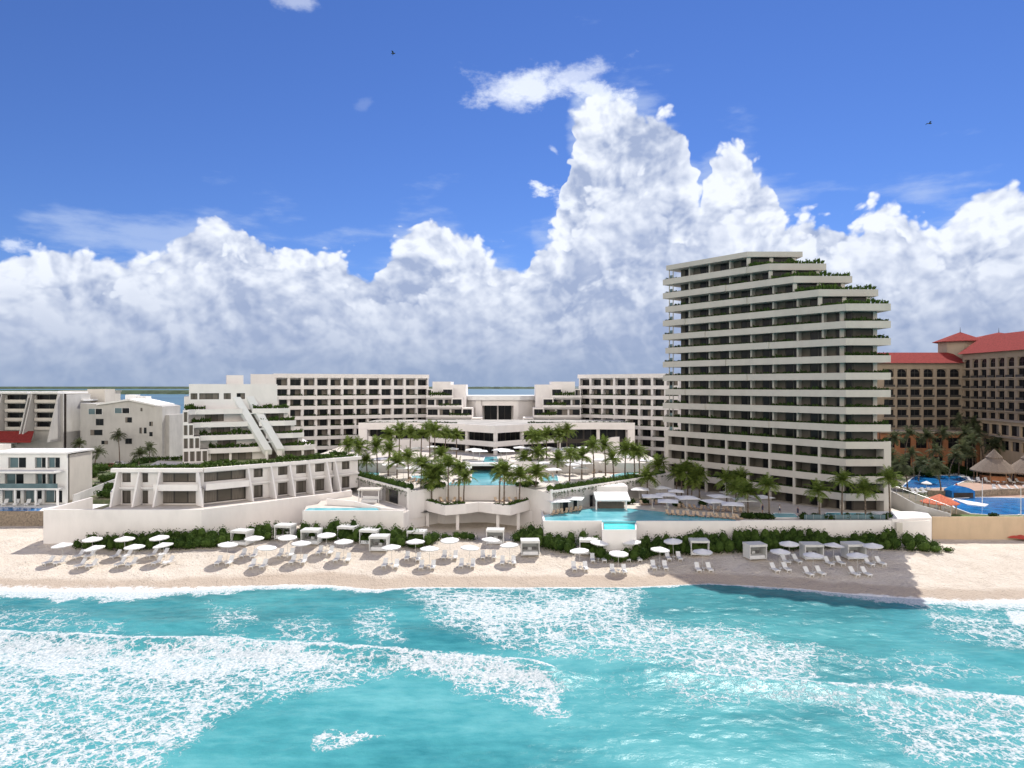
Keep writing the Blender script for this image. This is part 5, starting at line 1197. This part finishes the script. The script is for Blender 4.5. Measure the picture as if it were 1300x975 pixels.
def proto_cabana():
    r = thing('beach_cabana', 'x', 'cabana'); w, d, h = 1.55, 1.2, 2.25
    b = MB()
    for x in (-w, w-.1):
        for y in (-d, d-.1): b.box(x, y, -.1, x+.1, y+.1, h-.19, 'wframe')
    b.box(-w, -d, .02, w, d, .12, 'wframe'); b.build('frame', r)
    b = MB(); b.box(-w-.06, -d-.06, h-.18, w+.06, d+.06, h+.22, 'fabricg'); b.build('canopy', r)
    for x in (-w+.02, w-.06):
        b = MB(); b.box(x, -d+.12, .13, x+.04, d-.12, h-.19, 'fabricg'); b.build('curtain', r)
    b = MB(); b.box(-w+.12, d-.06, .13, w-.12, d-.02, h-.19, 'fabricg'); b.build('curtain', r)
    b = MB(); b.box(-w+.2, -d+.2, .13, w-.2, d-.2, .58, 'cushion'); b.build('mattress', r)
    for k in range(3):
        b = MB(); x = -1.0+k*.72; b.box(x, .45, .59, x+.6, .72, 1.0, 'pillow' if k != 1 else 'cushion'); b.build('pillow', r)
    return r
def proto_parasol(sq=1.6, h=2.7):
    r = thing('pool_umbrella', 'x', 'umbrella')
    b = MB(); b.box(-.05, -.05, 0, .05, .05, h, 'pole'); b.build('pole', r)
    b = MB(); b.cone((0, 0), sq*1.414, h-.3, h+.1, 'fabric', 4, math.pi/4, thick=.06); b.build('canopy', r)
    b = MB(); b.box(-.4, -.4, 0, .4, .4, .08, 'pole'); b.build('base', r); return r
used = {}
def place(pr, maker, x, y, z, rz, label, group=None, cat=None):
    if pr not in used: used[pr] = maker(); o = used[pr]
    else: o = copy_tree(used[pr])
    o.location = (x, y, z); o.rotation_euler = (0, 0, rz); o['label'] = label
    if group: o['group'] = group
    if cat: o['category'] = cat
    return o
# (canopy px, loungers px, lounger feet py, side)
UM = [(76, 69.5, 716), (114, 107.7, 708), (120, 110, 720), (158.6, 154.5, 708), (168, 160.6, 718), (203.7, 201, 706.5), (210, 207.4, 716), (288, 285, 716), (321, 316, 707), (336, 328, 720), (365, 363, 708), (382, 379, 716), (415, 413, 706.5), (436.6, 435, 713),
      (497.7, 496, 719.5), (527.7, 524, 711), (545, 542.5, 721), (571.5, 571, 709), (595, 593, 719.5), (621.5, 620, 708.5), (647.4, 645, 716),
      (736.7, 736, 723), (759, 759.4, 713), (784.5, 785, 727), (803.7, 803.7, 712), (837, 837, 722), (855, 855, 710), (892, 893, 724.5), (990, 990.5, 724.5), (1002, 1004, 714.5), (1032, 1033.5, 730), (1057.7, 1059, 716.5), (1089, 1091.5, 730), (1108.6, 1110, 717)]
for i, (cx, lx, ly) in enumerate(UM):
    x, y, z = beach(lx, ly); row = 'back row' if ly < 714 else 'front row'; shade = 'in the long shadow of the tower' if lx > 800 else 'on the sunlit sand'
    oi = ordw(i+1); rot = random.uniform(0, .6)
    a_ = -.28 if lx < 240 else (.16 if lx > 950 else 0)
    yu = y+1.2; xu = X(cx, yu) if abs(cx-lx) < 5 else x+(cx-lx)*.10
    o = place('umb', proto_umbrella, xu, yu, gz(xu, yu), rot, f'white round beach umbrella, {oi} along the beach from the stone walled villa', 'white beach umbrellas')
    o.rotation_euler = (random.uniform(-.03, .09), random.uniform(-.08, .08) - (.08 if lx < 240 else 0), rot)
    for s, sn in ((-1, 'villa'), (1, 'tower')):
        xx = x+s*.95; place('lou', proto_lounger, xx, y, gz(xx, y)+.02, a_+random.uniform(-.06, .06), f'white lounger on the {"villa" if s < 0 else "tower"} side under the {oi} beach umbrella from the villa', 'white loungers on the beach')
    place('tab', proto_table, x+.05, y+.1, gz(x, y), 0, f'small white table under the {oi} beach umbrella counted from the villa', 'side tables on the beach', 'table')
CB = [(309, 690), (363.5, 683), (396.7, 689), (443, 684), (470.6, 689), (482.6, 698), (530, 689.5), (629, 688), (672.7, 703), (747, 702), (886, 703), (957, 708), (1028.6, 708), (1081.5, 708)]
for i, (px, py) in enumerate(CB):
    x, y, z = beach(px, py); y -= .5
    rot = [-.12, -.05, .05][i % 3]+(.12 if px > 900 else -.1 if px < 500 else 0)
    place('cab', proto_cabana, x, y, max(gz(x-1.3, y-1), gz(x+1.3, y+1))+.02, rot, f'white beach cabana with day bed, {ordw(i+1)} from the villas along the hedge', 'white cabanas along the hedge')
PU = [(12.6, 'upper terrace facing the restaurant', [(530, 581, 1), (574, 582, 1), (601, 583, 1.2), (609, 585, 1.2), (636, 583, 1.2), (643, 585, 1.2), (660, 580, 1), (672, 581, 1), (684, 583, 1), (697, 581, 1), (708, 583, 1), (720, 581, 1), (741, 580, 1), (549, 579, .9)]),
      (10.4, 'middle terrace with palms', [(452, 591, 1), (483, 595, 1.1), (494, 603, 1), (503, 601, 1), (512, 608, 1), (526, 607, 1), (537, 609, 1), (545, 612, 1), (590, 607, 1), (566, 606, 1), (652, 606, 1), (680, 598, 1), (690, 601, 1), (703, 610, 1), (715, 598, 1), (727, 603, 1), (737, 608, 1), (743, 601, 1), (735, 599, 1), (761, 596, 1), (779, 594, 1), (820, 597, 1), (800, 592, 1)]),
      (6.5, 'lower terrace below the tower', [(708, 651, 1.3), (727, 648, 1.3), (812, 635, 1.2), (838, 633, 1.2), (828, 645, 1.25), (846, 643, 1.2), (848, 652, 1.2), (872, 647, 1.3), (858, 638, 1), (913, 645, 1.2), (906, 652, 1.2), (930, 656, 1.25), (926, 640, 1), (945, 650, 1.2), (966, 646, 1.2)])]
for z, where, lst in PU:
    lst = sorted(lst)
    for i, (px, py, s) in enumerate(lst):
        x, y = on(px, py, z); o = place('par', proto_parasol, x, y, z, random.uniform(-.3, .3), f'white square umbrella, {ordw(i+1)} from the villas on the {where}', 'white square umbrellas on the terraces', 'umbrella')
        o.scale = (s, s, 1)
def proto_tan():
    r = proto_lounger('wood', 'tancush', 'pool_lounger'); r.scale = (.85, .85, .8); return r
LR = [((447, 594.5), (478, 597), 10.42, 7, 'beside the narrow pool next to the villas', 'terracotta'), ((519, 611), (549, 616), 10.42, 6, 'behind the palms left of the central pool', ''), ((667, 606.5), (702, 606), 10.42, 6, 'beside the small pool near the stair wall', ''),
      ((754, 601), (806, 590), 10.42, 9, 'on the terracotta paving near the tower', ''), ((575, 615), (596, 612), 10.44, 4, 'on the villa side edge of the central pool', ''), ((636, 612), (652, 614.5), 10.44, 4, 'on the tower side edge of the central pool', ''),
      ((848, 653.5), (938, 659.5), 6.52, 15, 'along the back edge of the beach pool', ''), ((862, 645), (940, 651), 6.52, 12, 'in the second row behind the beach pool', ''), ((702, 654), (736, 648.5), 6.52, 7, 'by the beach pool under two white umbrellas', ''), ((815, 641), (845, 640), 6.52, 6, 'just beside the pool bar', ''), ((552, 637), (585, 637), 7.42, 5, 'on the zigzag bastion, villa side', ''), ((630, 637), (665, 637), 7.42, 5, 'on the zigzag bastion, pool bar side', '')]
for (p0, p1, z, n, where, _) in LR:
    for k in range(n):
        t_ = k/(n-1); x, y = on(p0[0]+(p1[0]-p0[0])*t_, p0[1]+(p1[1]-p0[1])*t_, z)
        place('tan', proto_tan, x, y, z+.04, random.uniform(-.5, .5), f'tan lounger {where}, {ordw(k+1)} in row', 'tan loungers on the terraces', 'sun lounger')
for (p0, p1, n, where) in (((1232, 612), (1345, 615), 12, 'in front of the thatched huts'), ((1262, 622), (1345, 624), 9, 'behind the low stone wall'), ((1160, 627), (1180, 626), 4, 'between boundary wall and blue pool')):
    for k in range(n):
        t_ = k/(n-1); x, y = on(p0[0]+(p1[0]-p0[0])*t_, p0[1]+(p1[1]-p0[1])*t_, BZ)
        place('lou', proto_lounger, x, y, BZ+.06, random.uniform(-.5, .5), f'white lounger {where}, {ordw(k+1)} from the tower', 'white loungers by the blue pools', 'sun lounger')
# white villa loungers
for k in range(4):
    x = -108+k*2.4; place('lou', proto_lounger, x, 147.4, 5.6, .3, f'white lounger in front of the stone walled villa, {ordw(k+1)} from the photo edge', 'loungers of the stone walled villa')
# beach lounge pavilion
pv = thing('lounge_pavilion', 'small white pavilion with sofas in the beach lounge under the hedge wall', 'pavilion', (*on(470, 637, 7.4), 7.4))
x, y = on(470, 637, 7.4)
for a_, c_ in ((-2.1, -1.4), (1.9, -1.4), (-2.1, 1.4), (1.9, 1.4)):
    b = MB(); b.box(x+a_, y+c_, 7.4, x+a_+.15, y+c_+.15, 9.9, 'wframe'); b.build('post', pv)
b = MB(); b.box(x-2.3, y-1.6, 9.9, x+2.2, y+1.7, 10.15, 'cream'); b.build('roof', pv)
b = MB(); b.box(x-1.6, y-.9, 7.4, x+1.6, y+.9, 7.9, 'cushion'); b.box(x-1.6, y+.7, 7.9, x+1.6, y+.9, 8.4, 'cushion'); b.build('sofa', pv)
wallthing('low white parapet curving along the front of the beach lounge', [(-36.9, 137.5), (-31, 135.6), (-25, 131.6), (-19.5, 130.6)], 3, 8.0, .3, ztop=[8.6, 8.4, 7.9, 7.5], name='parapet_wall')
wallthing('white front wall of the narrow terrace pool beside the beach lounge', [pt(384, 127.9), pt(512, 128.2)], -1, 7.9, .35)
deck('narrow_pool_deck', [pt(384.5, 128.28), pt(512, 128.6), (-19.5, 130.5), (-25, 131.5), (-31, 135.5), (-38.5, 139), (-40.5, 136)], 0, 7.35)
b = MB(); b.prism([pt(386, 128.4), pt(482, 128.6), pt(478, 131.5), pt(392, 131.5)], 7.3, 7.82, 'pool'); struct(b.build('narrow_pool'))
# ================================================================== the neighbours' garden buildings
for i, (px, py, R_, l) in enumerate(((1262, 611, 5.4, 'large thatched hut with a raised cap beside the blue pools'), (1307, 613, 5.6, 'thatched hut cut by the edge of the photo beside the blue pools'))):
    x, y = on(px, py, BZ); g = thing('thatched_hut', l, 'thatched hut', (x, y, BZ), 0, 'thatched huts by the blue pools')
    b = MB(); b.cone((x, y), R_, BZ+2.9, BZ+6.7, 'thatch', 16, r1=1.0, thick=.3); b.build('roof', g); b = MB(); b.cone((x, y), 1.9, BZ+6.3, BZ+8.4, 'thatch', 12, thick=.2); b.build('roof_cap', g)
    for k in range(8):
        a = 2*math.pi*k/8; b = MB(); b.tube((x+R_*.82*math.cos(a), y+R_*.82*math.sin(a), BZ-.1), (x+R_*.82*math.cos(a), y+R_*.82*math.sin(a), BZ+3.2), .13, .12, 'wood', 8); b.build('post', g)
    b = MB(); b.prism([(x+R_*.6*math.cos(math.pi*k/4), y+R_*.6*math.sin(math.pi*k/4)) for k in range(8)], BZ-.05, BZ+1.6, 'orange', 'wood'); b.build('bar_counter', g)
x, y = on(1193, 651, BZ); g = thing('tiled_gazebo', 'small gazebo with an orange tiled roof behind the beige wall', 'gazebo', (x, y, BZ))
b = MB(); b.cone((x, y), 3.35, BZ+2.1, BZ+3.7, 'roofredd', 12, thick=.15); b.build('roof', g)
for k in range(8):
    a = 2*math.pi*k/8+.2; b = MB(); b.tube((x+2.7*math.cos(a), y+2.7*math.sin(a), BZ-.1), (x+2.7*math.cos(a), y+2.7*math.sin(a), BZ+2.3), .12, .12, 'tanlight', 8); b.build('post', g)
for a, c in ((-1, -.6), (.9, -.8), (0, .9)):
    b = MB(); b.tube((x+a, y+c, BZ), (x+a, y+c, BZ+.7), .05, .05, 'wframe'); b.tube((x+a, y+c, BZ+.7), (x+a, y+c, BZ+.75), .5, .5, 'wframe', 12); b.build('table', g)
x, y = on(1191, 646, BZ); o = place('umb', proto_umbrella, x, y+3.9, BZ+1.9, 0, 'small white umbrella poking up behind the orange tiled gazebo', None); o['category'] = 'umbrella'; o.scale = (.62, .62, 1.0); o.pop('group', None)
for k, (px, py) in enumerate(((1247, 640), (1296, 654))):
    x, y = on(px, py, BZ); o = MB(); o.tube((x, y, BZ), (x, y, BZ+5.5), .07, .05, 'wframe'); o.tube((x, y, BZ), (x, y, BZ+.1), .5, .5, 'wframe', 12); q = o.build('pool_post', None, (x, y, BZ)); tag(q, ('thin white post standing on the pool island' if k == 0 else 'thin white post at the edge of the large blue pool'), 'post')
for k in range(3):
    x, y = on(1285+k*11, 684.5+k*1.2, 2.5); b = MB(); b.cone((x, y), 1.6, 3.0, 3.5, 'redfab', 8, thick=.04); b.tube((x, y, 2.2), (x, y, 3.5), .04, .04, 'pole'); q = b.build('folded_canopy', None, (x, y, 2.5)); tag(q, f'low red canvas canopy on the sand by the beige wall, {ordw(k+1)} from the tower', 'canopy', 'red canopies on the sand')
# cars
def car(px, py, rz, m, l):
    x, y = on(px, py, 6.3); r = thing('parked_car', l, 'car', (x, y, 6.3), 0)
    b = MB((x, y), rz)
    prof = [(-2.1, .35), (2.1, .35), (2.1, .75), (1.2, .9), (.6, 1.4), (-1.1, 1.4), (-1.7, .95), (-2.1, .9)]; n = len(prof)
    b.add([(u, -.85, 6.3+z) for u, z in prof]+[(u, .85, 6.3+z) for u, z in prof], [tuple(range(n)), tuple(range(n, 2*n))[::-1]]+[((i+1) % n, i, n+i, n+(i+1) % n) for i in range(n)], m); b.build('body', r)
    b = MB((x, y), rz); b.add([(-1.0, -.87, 7.28), (.95, -.87, 7.28), (.55, -.87, 7.64), (-.95, -.87, 7.64)], [(0, 1, 2, 3)], 'glass'); b.build('side_window', r)
    for u in (-1.3, 1.3):
        for v in (-.8, .8):
            b = MB((x, y), rz); b.tube((u, v-.1, 6.63), (u, v+.1, 6.63), .33, .33, 'rubber', 14); b.build('wheel', r)
car(152, 591, .1, 'whitecar', 'white car parked in front of the weathered grey building'); car(141, 594, .4, 'redcar', 'dark red car parked beside the white car below the grey building')
# people
def person(px, py, z, rz, sh, step, label):
    x, y = on(px, py, z); r = thing('person', label, 'person', (x, y, z), rz)
    J = [(0, 0, .95), (0, 0, 1.2), (0, 0, 1.42), (0, .0, 1.52), (0, -.02, 1.66), (0, -.02, 1.76), (.19, 0, 1.4), (.25, .05*step, 1.13), (.26, -.08*step, .88), (-.19, 0, 1.4), (-.25, -.05*step, 1.13), (-.26, .08*step, .88),
         (.1, 0, .9), (.11, .1*step, .5), (.11, .18*step, .07), (.11, .05*step, .03), (-.1, 0, .9), (-.11, -.12*step, .5), (-.11, -.12*step, .07), (-.11, -.27*step, .03)]
    E = [(0, 1), (1, 2), (2, 3), (3, 4), (4, 5), (2, 6), (6, 7), (7, 8), (2, 9), (9, 10), (10, 11), (0, 12), (12, 13), (13, 14), (14, 15), (0, 16), (16, 17), (17, 18), (18, 19)]
    R_ = [.15, .13, .15, .055, .095, .08, .06, .045, .035, .06, .045, .035, .09, .06, .045, .04, .09, .06, .045, .04]
    me = bpy.data.meshes.new('person_body'); me.from_pydata(J, E, []); me.materials.append(M['skin']); me.materials.append(M[sh]); o = bpy.data.objects.new('body', me); COL.objects.link(o); o.parent = r
    md = o.modifiers.new('skin', 'SKIN'); o.modifiers.new('sub', 'SUBSURF').levels = 1; o.modifiers['sub'].render_levels = 1
    for v, q in zip(me.skin_vertices[0].data, R_): v.radius = (q, q*.8)
    me.skin_vertices[0].data[0].use_root = True
    b = MB(); b.cone((0, 0), .17, 1.08, 1.46, sh, 12, r1=.13, thick=.02); q = b.build('shirt', r); q.location = (0, 0, 0)
    b = MB(); b.cone((0, 0), .2, .62, 1.08, 'cloth', 12, r1=.16, thick=.02); q = b.build('shorts', r)
    b = MB(); leaves(b, (0, .01, 1.74), (.1, .1, .07), 40, .05, 'hair'); b.build('hair', r)
    return r
# parts of a person are built in local space
def person_safe(*a):
    r = person(*a)
    for c in r.children:
        if c.name.split('.')[0] in ('shirt', 'shorts', 'hair'):
            ox, oy, oz = ORG[r.name]
            for v in c.data.vertices: v.co.x += ox; v.co.y += oy; v.co.z += oz
            c.location = (0, 0, 0)
    return r
person_safe(968, 651, 6.5, .3, 'cloth', .6, 'standing person in dark clothes behind the umbrellas near the foot of the tower')
person_safe(990, 652, 6.5, 1.9, 'clothw', 1.0, 'person in a white shirt walking beside the small plunge pool')
person_safe(1013, 655, 6.5, -1.2, 'cloth', .8, 'person in a dark shirt at the far corner of the small plunge pool')
person_safe(592, 616, 10.43, .8, 'clothw', .5, 'person in a white shirt at the villa side edge of the central pool')
person_safe(1214, 622, 6.24, 0, 'redfab', .5, 'person in a red shirt by the blue waterfall arch')
# birds
for px, py, D_, l in ((499, 68, 75, 'small dark bird flying high over the villas'), (1180, 157, 75, 'small dark bird flying in the blue sky near the right edge')):
    x, z = X(px, D_), Z(py, D_); r = thing('bird', l, 'bird', (x, D_, z))
    b = MB(); b.tube((x-.22, D_, z), (x+.16, D_, z+.02), .03, .07, 'bird'); b.tube((x+.14, D_, z+.02), (x+.26, D_, z+.05), .06, .02, 'bird')
    for s in (-1, 1):
        b.add([(x+.08, D_, z+.03), (x-.08, D_, z+.03), (x-.12, D_+s*.28, z+.16), (x+.06, D_+s*.26, z+.16)], [(0, 1, 2, 3)], 'bird'); b.add([(x+.06, D_+s*.26, z+.16), (x-.12, D_+s*.28, z+.16), (x-.15, D_+s*.6, z+.05)], [(0, 1, 2)], 'bird')
    b.build('body', r)
# glass railing near the plunge pools
gr = thing('glass_railing', 'glass railing around the long plunge pool at the foot of the tower', 'railing', (*on(1045, 656, 6.5), 6.5))
for k in range(12):
    x, y = on(1021+k*9.4, 659.3-.25*(k == 0), 6.5); y = 126.3
    b = MB(); b.box(x-.03, y-.03, 6.5, x+.03, y+.03, 7.6, 'metal'); b.build('post', gr)
b = MB(); b.box(X(1021, 126.3), 126.3, 6.6, X(1124, 126.3), 126.33, 7.5, 'blueglass'); b.build('panel', gr)
# ================================================================== palms
def palms(lst, z, where, group, **kw):
    for i, (cx, cy, by) in enumerate(sorted(lst)):
        palm(cx, cy, by, z, f'palm {where}, {ordw(i+1)} from the villas', group, **kw)
palms([(495, 552, 581), (507, 547, 579), (520.5, 550, 581), (534.6, 552, 582), (545.7, 546, 580), (552, 547, 583), (565, 550, 582), (579.5, 553, 581)], 12.6, 'at the villa side of the restaurant', 'palms in front of the restaurant')
palms([(676, 553, 581), (683, 556, 584), (694, 553, 582), (709, 552, 581), (719.5, 546, 580)], 12.6, 'at the tower side of the restaurant', 'palms in front of the restaurant')
palms([(443.5, 566, 600), (454.6, 568, 602.6), (466, 584, 603), (479, 567, 601), (492.8, 570.6, 604), (504, 586.6, 607), (518.6, 579, 611), (548, 602, 618), (559, 577, 600), (558, 599, 618)], 10.4, 'between the villas and the central pool', 'palms on the middle terrace')
palms([(665.5, 580.5, 598), (682, 575.5, 598), (707, 583, 601), (723, 577, 611), (738.6, 579, 609), (754, 566, 606), (768.8, 564.5, 604), (779, 581.7, 606), (793.4, 570.6, 603.5), (805.7, 572, 603), (811.8, 575.5, 602)], 10.4, 'between the central pool and the tower', 'palms on the middle terrace')
palms([(534, 591.5, 638), (548, 609, 639), (569, 591.5, 641), (582.6, 594, 639), (588.6, 606, 638.5)], 7.4, 'in the zigzag bastion planter, villa side', 'palms on the bastion')
palms([(634, 596.5, 640), (640, 600, 641), (659.4, 604, 641), (679.7, 601, 636.5)], 7.4, 'in the zigzag bastion planter, pool bar side', 'palms on the bastion')
palms([(836.5, 591.5, 622), (821.7, 606, 632), (858.5, 603, 631), (865, 600, 632), (873, 597, 631), (878, 610, 633), (888, 602, 632), (922.5, 609.4, 641), (933.5, 619, 645), (942, 607, 640), (949.5, 625, 652), (976.6, 615.5, 656), (1040.5, 623, 658.5), (1068.8, 609.4, 658), (1099, 620.5, 658.5), (1129.7, 607, 658)], 6.5, 'on the lower terrace before the tower', 'palms in front of the tower')
palms([(1128, 556, 603), (1147, 551, 600), (1138, 580, 612), (1160, 577, 606), (1181.7, 554, 600), (1191, 550, 598), (1166, 588, 611), (1194.6, 594.6, 624), (1209, 534, 594), (1220, 550, 600), (1217, 567, 603), (1239, 538.6, 596), (1235, 560, 602), (1249, 548.7, 598), (1267.8, 553, 600), (1278, 561, 602), (1290, 556, 600), (1152, 590, 620), (1134, 592, 618), (1205, 578, 606), (1228, 576, 604), (1252, 566, 600), (1180, 572, 604)], 6.2, 'of the coconut grove before the red roofed hotel', 'coconut palms by the red roofed hotel', coco=True, name='coconut_palm', sc=.92)
palms([(152, 553, 592), (100, 563, 596), (119, 575, 600), (190, 570, 596), (215, 525, 578), (222, 549, 580), (10, 562, 588), (26, 566, 590), (41, 563, 588), (57, 567, 590), (72, 562, 588), (176, 576, 597)], 6.2, 'of the coconut palms near the grey building', 'coconut palms near the grey building', coco=True, name='coconut_palm', sc=.8)
# ================================================================== hedges and shrubs
def hedge(label, pts, m='leaf', name='hedge', dens=1.0, base=None, size=.30):
    """pts: (x, y, half width, height)"""
    b = MB(); x0, y0 = pts[0][0], pts[0][1]
    for (xa, ya, wa, ha), (xb, yb, wb, hb) in zip(pts, pts[1:]):
        L_ = math.hypot(xb-xa, yb-ya); n = max(1, int(L_/.9))
        for k in range(n):
            t_ = (k+random.random())/n; w_ = wa+(wb-wa)*t_; h_ = ha+(hb-ha)*t_; rows_ = max(1, int(w_*2/1.3))
            for q in range(rows_):
                v = ((q+.5)/rows_*2-1)*w_*.8+random.uniform(-.3, .3); dx, dy = (xb-xa)/L_, (yb-ya)/L_
                x = xa+(xb-xa)*t_-dy*v; y = ya+(yb-ya)*t_+dx*v; zb = gz(x, y) if base is None else base
                hh = h_*random.uniform(.6, 1.1)*(.62+.38*(q+1)/rows_); r_ = random.uniform(.8, 1.25)
                leaves(b, (x, y, zb+hh*.5), (r_, r_*.9, hh*.56), int(95*dens*(.6+hh*.2)), size, m)
    o = b.build(name, None, (x0, y0, base or gz(x0, y0))); return tag(o, label, 'hedge', 'green hedges along the beach')
def bp(px, py): x, y, z = beach(px, py); return x, y
def hp(lst): return [(X(px, Y), Y, w_, h_) for px, Y, w_, h_ in lst]
hedge('dense dark green hedge along the foot of the long pale wall below the villas', hp([(93, 122.2, .6, 1.2), (115, 122.4, 1.7, 2.5), (160, 122.4, 2.1, 3.0), (230, 122.4, 2.1, 3.0), (270, 122.8, 2.0, 3.0), (310, 124.5, 1.9, 2.9), (345, 126.3, 2.0, 3.3), (360, 126.6, 1.6, 3.0), (376, 126.6, 1.2, 1.8)]))
hedge('green hedge below the narrow terrace pool and beach lounge', hp([(382, 125.0, 1.5, 2.9), (420, 124.6, 1.9, 3.2), (445, 124.2, 2.0, 3.5), (480, 123.3, 2.3, 3.3), (515, 122.6, 2.4, 3.2), (538, 123.6, 1.8, 2.8), (555, 125.5, 1.2, 1.8)]))
hedge('low green hedge strip under the bastion columns', hp([(545, 126.5, 1.2, 1.7), (580, 127.2, 1.2, 1.5), (604, 127.8, 1.0, 1.5)]))
hedge('green hedge at the corner of the beach pool and the bastion', hp([(650, 127.4, 1.2, 2.2), (668, 126.6, 1.5, 3.2), (690, 123, 1.8, 3.4), (725, 121.5, 2.0, 3.2), (750, 121.5, 2.0, 3.4), (765, 116.9, 1.0, 2.3)]))
hedge('long green hedge in the tower shadow below the beach pool and tower wall', hp([(768, 116.7, .9, 2.2), (806, 116.9, 1.0, 2.6), (830, 121.3, 2.2, 3.5), (880, 122, 2.1, 3.5), (930, 122, 2.1, 3.3), (985, 122.2, 2.1, 3.4), (1040, 122, 2.0, 3.1), (1060, 122, 1.8, 2.2), (1095, 122, 2.0, 3.2), (1135, 121.6, 2.3, 3.3), (1170, 120.2, 2.6, 2.8), (1192, 119.2, 2.0, 1.9), (1206, 118.6, 1.1, 1.0)]))
def topiary(name, label, P0, P1, base, h, w_, hang, n_):
    b = MB(); L_ = math.hypot(P1[0]-P0[0], P1[1]-P0[1]); n = int(L_/1.0); dx, dy = (P1[0]-P0[0])/L_, (P1[1]-P0[1])/L_
    for k in range(n):
        t_ = (k+.5)/n; x = P0[0]+(P1[0]-P0[0])*t_-dy*.9; y = P0[1]+(P1[1]-P0[1])*t_+dx*.9; hh = h*random.uniform(.75, 1.2)
        leaves(b, (x, y, base+hh*.5), (.85, w_, hh*.6), 70, .28, 'leaf')
        for q in range(3):
            z1 = random.uniform(.3, 1)**1.3*hang; xx = x+dx*random.uniform(-.5, .5)+dy*(w_*.95+.25); yy = y+dy*random.uniform(-.5, .5)-dx*(w_*.95+.25)
            leaves(b, (xx, yy, base+.2-z1*.5), (.16, .16, z1*.55), 16, .2, 'leaf', core=False)
    o = b.build(name, None, (P0[0], P0[1], base)); return tag(o, label, 'hedge', 'trailing hedges on the terrace walls')
topiary('trailing_hedge', 'green hedge trailing over the terrace wall above the beach lounge', HL0, HL1, 10.4, 1.5, .8, 1.6, 3)
topiary('trailing_hedge', 'green hedge trailing over the terrace wall behind the pool bar', HR1, HR0, 10.4, 1.5, .8, 1.5, 3)
topiary('trailing_hedge', 'short green hedge ending beside the tower above the pool bar', HR0, (35.6, 159), 10.4, 1.2, .8, 1.0, 3)
def shrub(px, py, z, r_, h_, label, m='leaf', group='shrubs', name='shrub', n=3):
    x, y = on(px, py, z); b = MB()
    for k in range(n): leaves(b, (x+random.uniform(-.5, .5)*r_, y+random.uniform(-.4, .4)*r_, z+h_*random.uniform(.35, .55)), (r_*random.uniform(.55, .8), r_*.7, h_*.5), int(70*max(1, r_)), .3 if r_ < 2 else .45, m)
    o = b.build(name, None, (x, y, z)); return tag(o, label, 'shrub', group)
for i, (px, py, r_, h_, m) in enumerate(((112, 607, 2.5, 2.6, 'leaf'), (124, 600, 3, 3, 'leaf'), (132, 612, 2.2, 2, 'leaf'), (118, 622, 1.8, 1.6, 'leaf'), (140, 622, 2.5, 1.8, 'leaf'), (133, 632, 2.6, 1.8, 'leaf'), (148, 612, 2.5, 2, 'leaf'), (172, 594, 3, 3, 'leafd'), (186, 592, 3, 3.4, 'leafd'), (200, 588, 3.2, 3.6, 'leafd'), (212, 584, 3.6, 4.2, 'leafd'), (224, 580, 3.6, 5, 'leafd'), (226, 570, 4, 6, 'leafd'), (164, 596, 2, 2, 'leafd'), (96, 600, 2.4, 2.6, 'leafd'))):
    shrub(px, py, 6.2, r_, h_, f'{"bright" if m == "leaf" else "dark"} green shrub between the grey building and the white fin villas, {ordw(i+1)} of its strip', m, 'shrubs beside the grey building')
for i in range(10):
    shrub(-12+i*11, 596+random.uniform(-4, 4), 6.2, 3.4, 3.6, f'dark bushy tree behind the white beach villa, {ordw(i+1)} from the photo edge', 'leafd', 'dark trees behind the white beach villa')
for i, (px, py) in enumerate(((500, 589), (511, 590), (520, 592), (531, 594), (541, 592), (550, 596), (672, 590), (690, 592), (720, 592), (700, 590))):
    shrub(px, py, 10.4, 1.7, 2.2, f'rounded green shrub among the middle terrace umbrellas, {ordw(i+1)} from the villas', 'leaf', 'shrubs on the middle terrace')
for i, (px, py) in enumerate(((545, 620), (556, 619), (563, 618), (660, 618), (668, 618), (677, 617))):
    shrub(px, py, 10.4, 1.3, 1.1, f'low green shrub at the central pool edge, {ordw(i+1)} from the villas', 'leaf', 'shrubs at the central pool')
for i, (px, py) in enumerate(((945, 658), (953, 659), (963, 659), (975, 659), (1021, 659), (1036, 659), (1050, 659.5), (1078, 659.5), (1090, 659.5), (1105, 659.5), (1124, 659), (858, 643), (890, 642), (800, 640), (748, 640), (820, 640), (836, 638))):
    shrub(px, py, 6.5, 1.1, 1.2, f'small green shrub on the lower terrace before the tower, {ordw(i+1)} of them', 'leafd', 'shrubs on the lower terrace')
for i in range(16):
    shrub(1125+i*12.5, 603+random.uniform(-5, 4), 6.2, 2.6, 2.4, f'dark shrub beneath the coconut grove, {ordw(i+1)} from the tower', 'leafd', 'shrubs under the coconut grove')
lob_hedge = shrub(1260, 656.5, 6.24, 1.0, .8, 'small clipped shrub behind the beige wall beside the large blue pool', 'leafd', None)
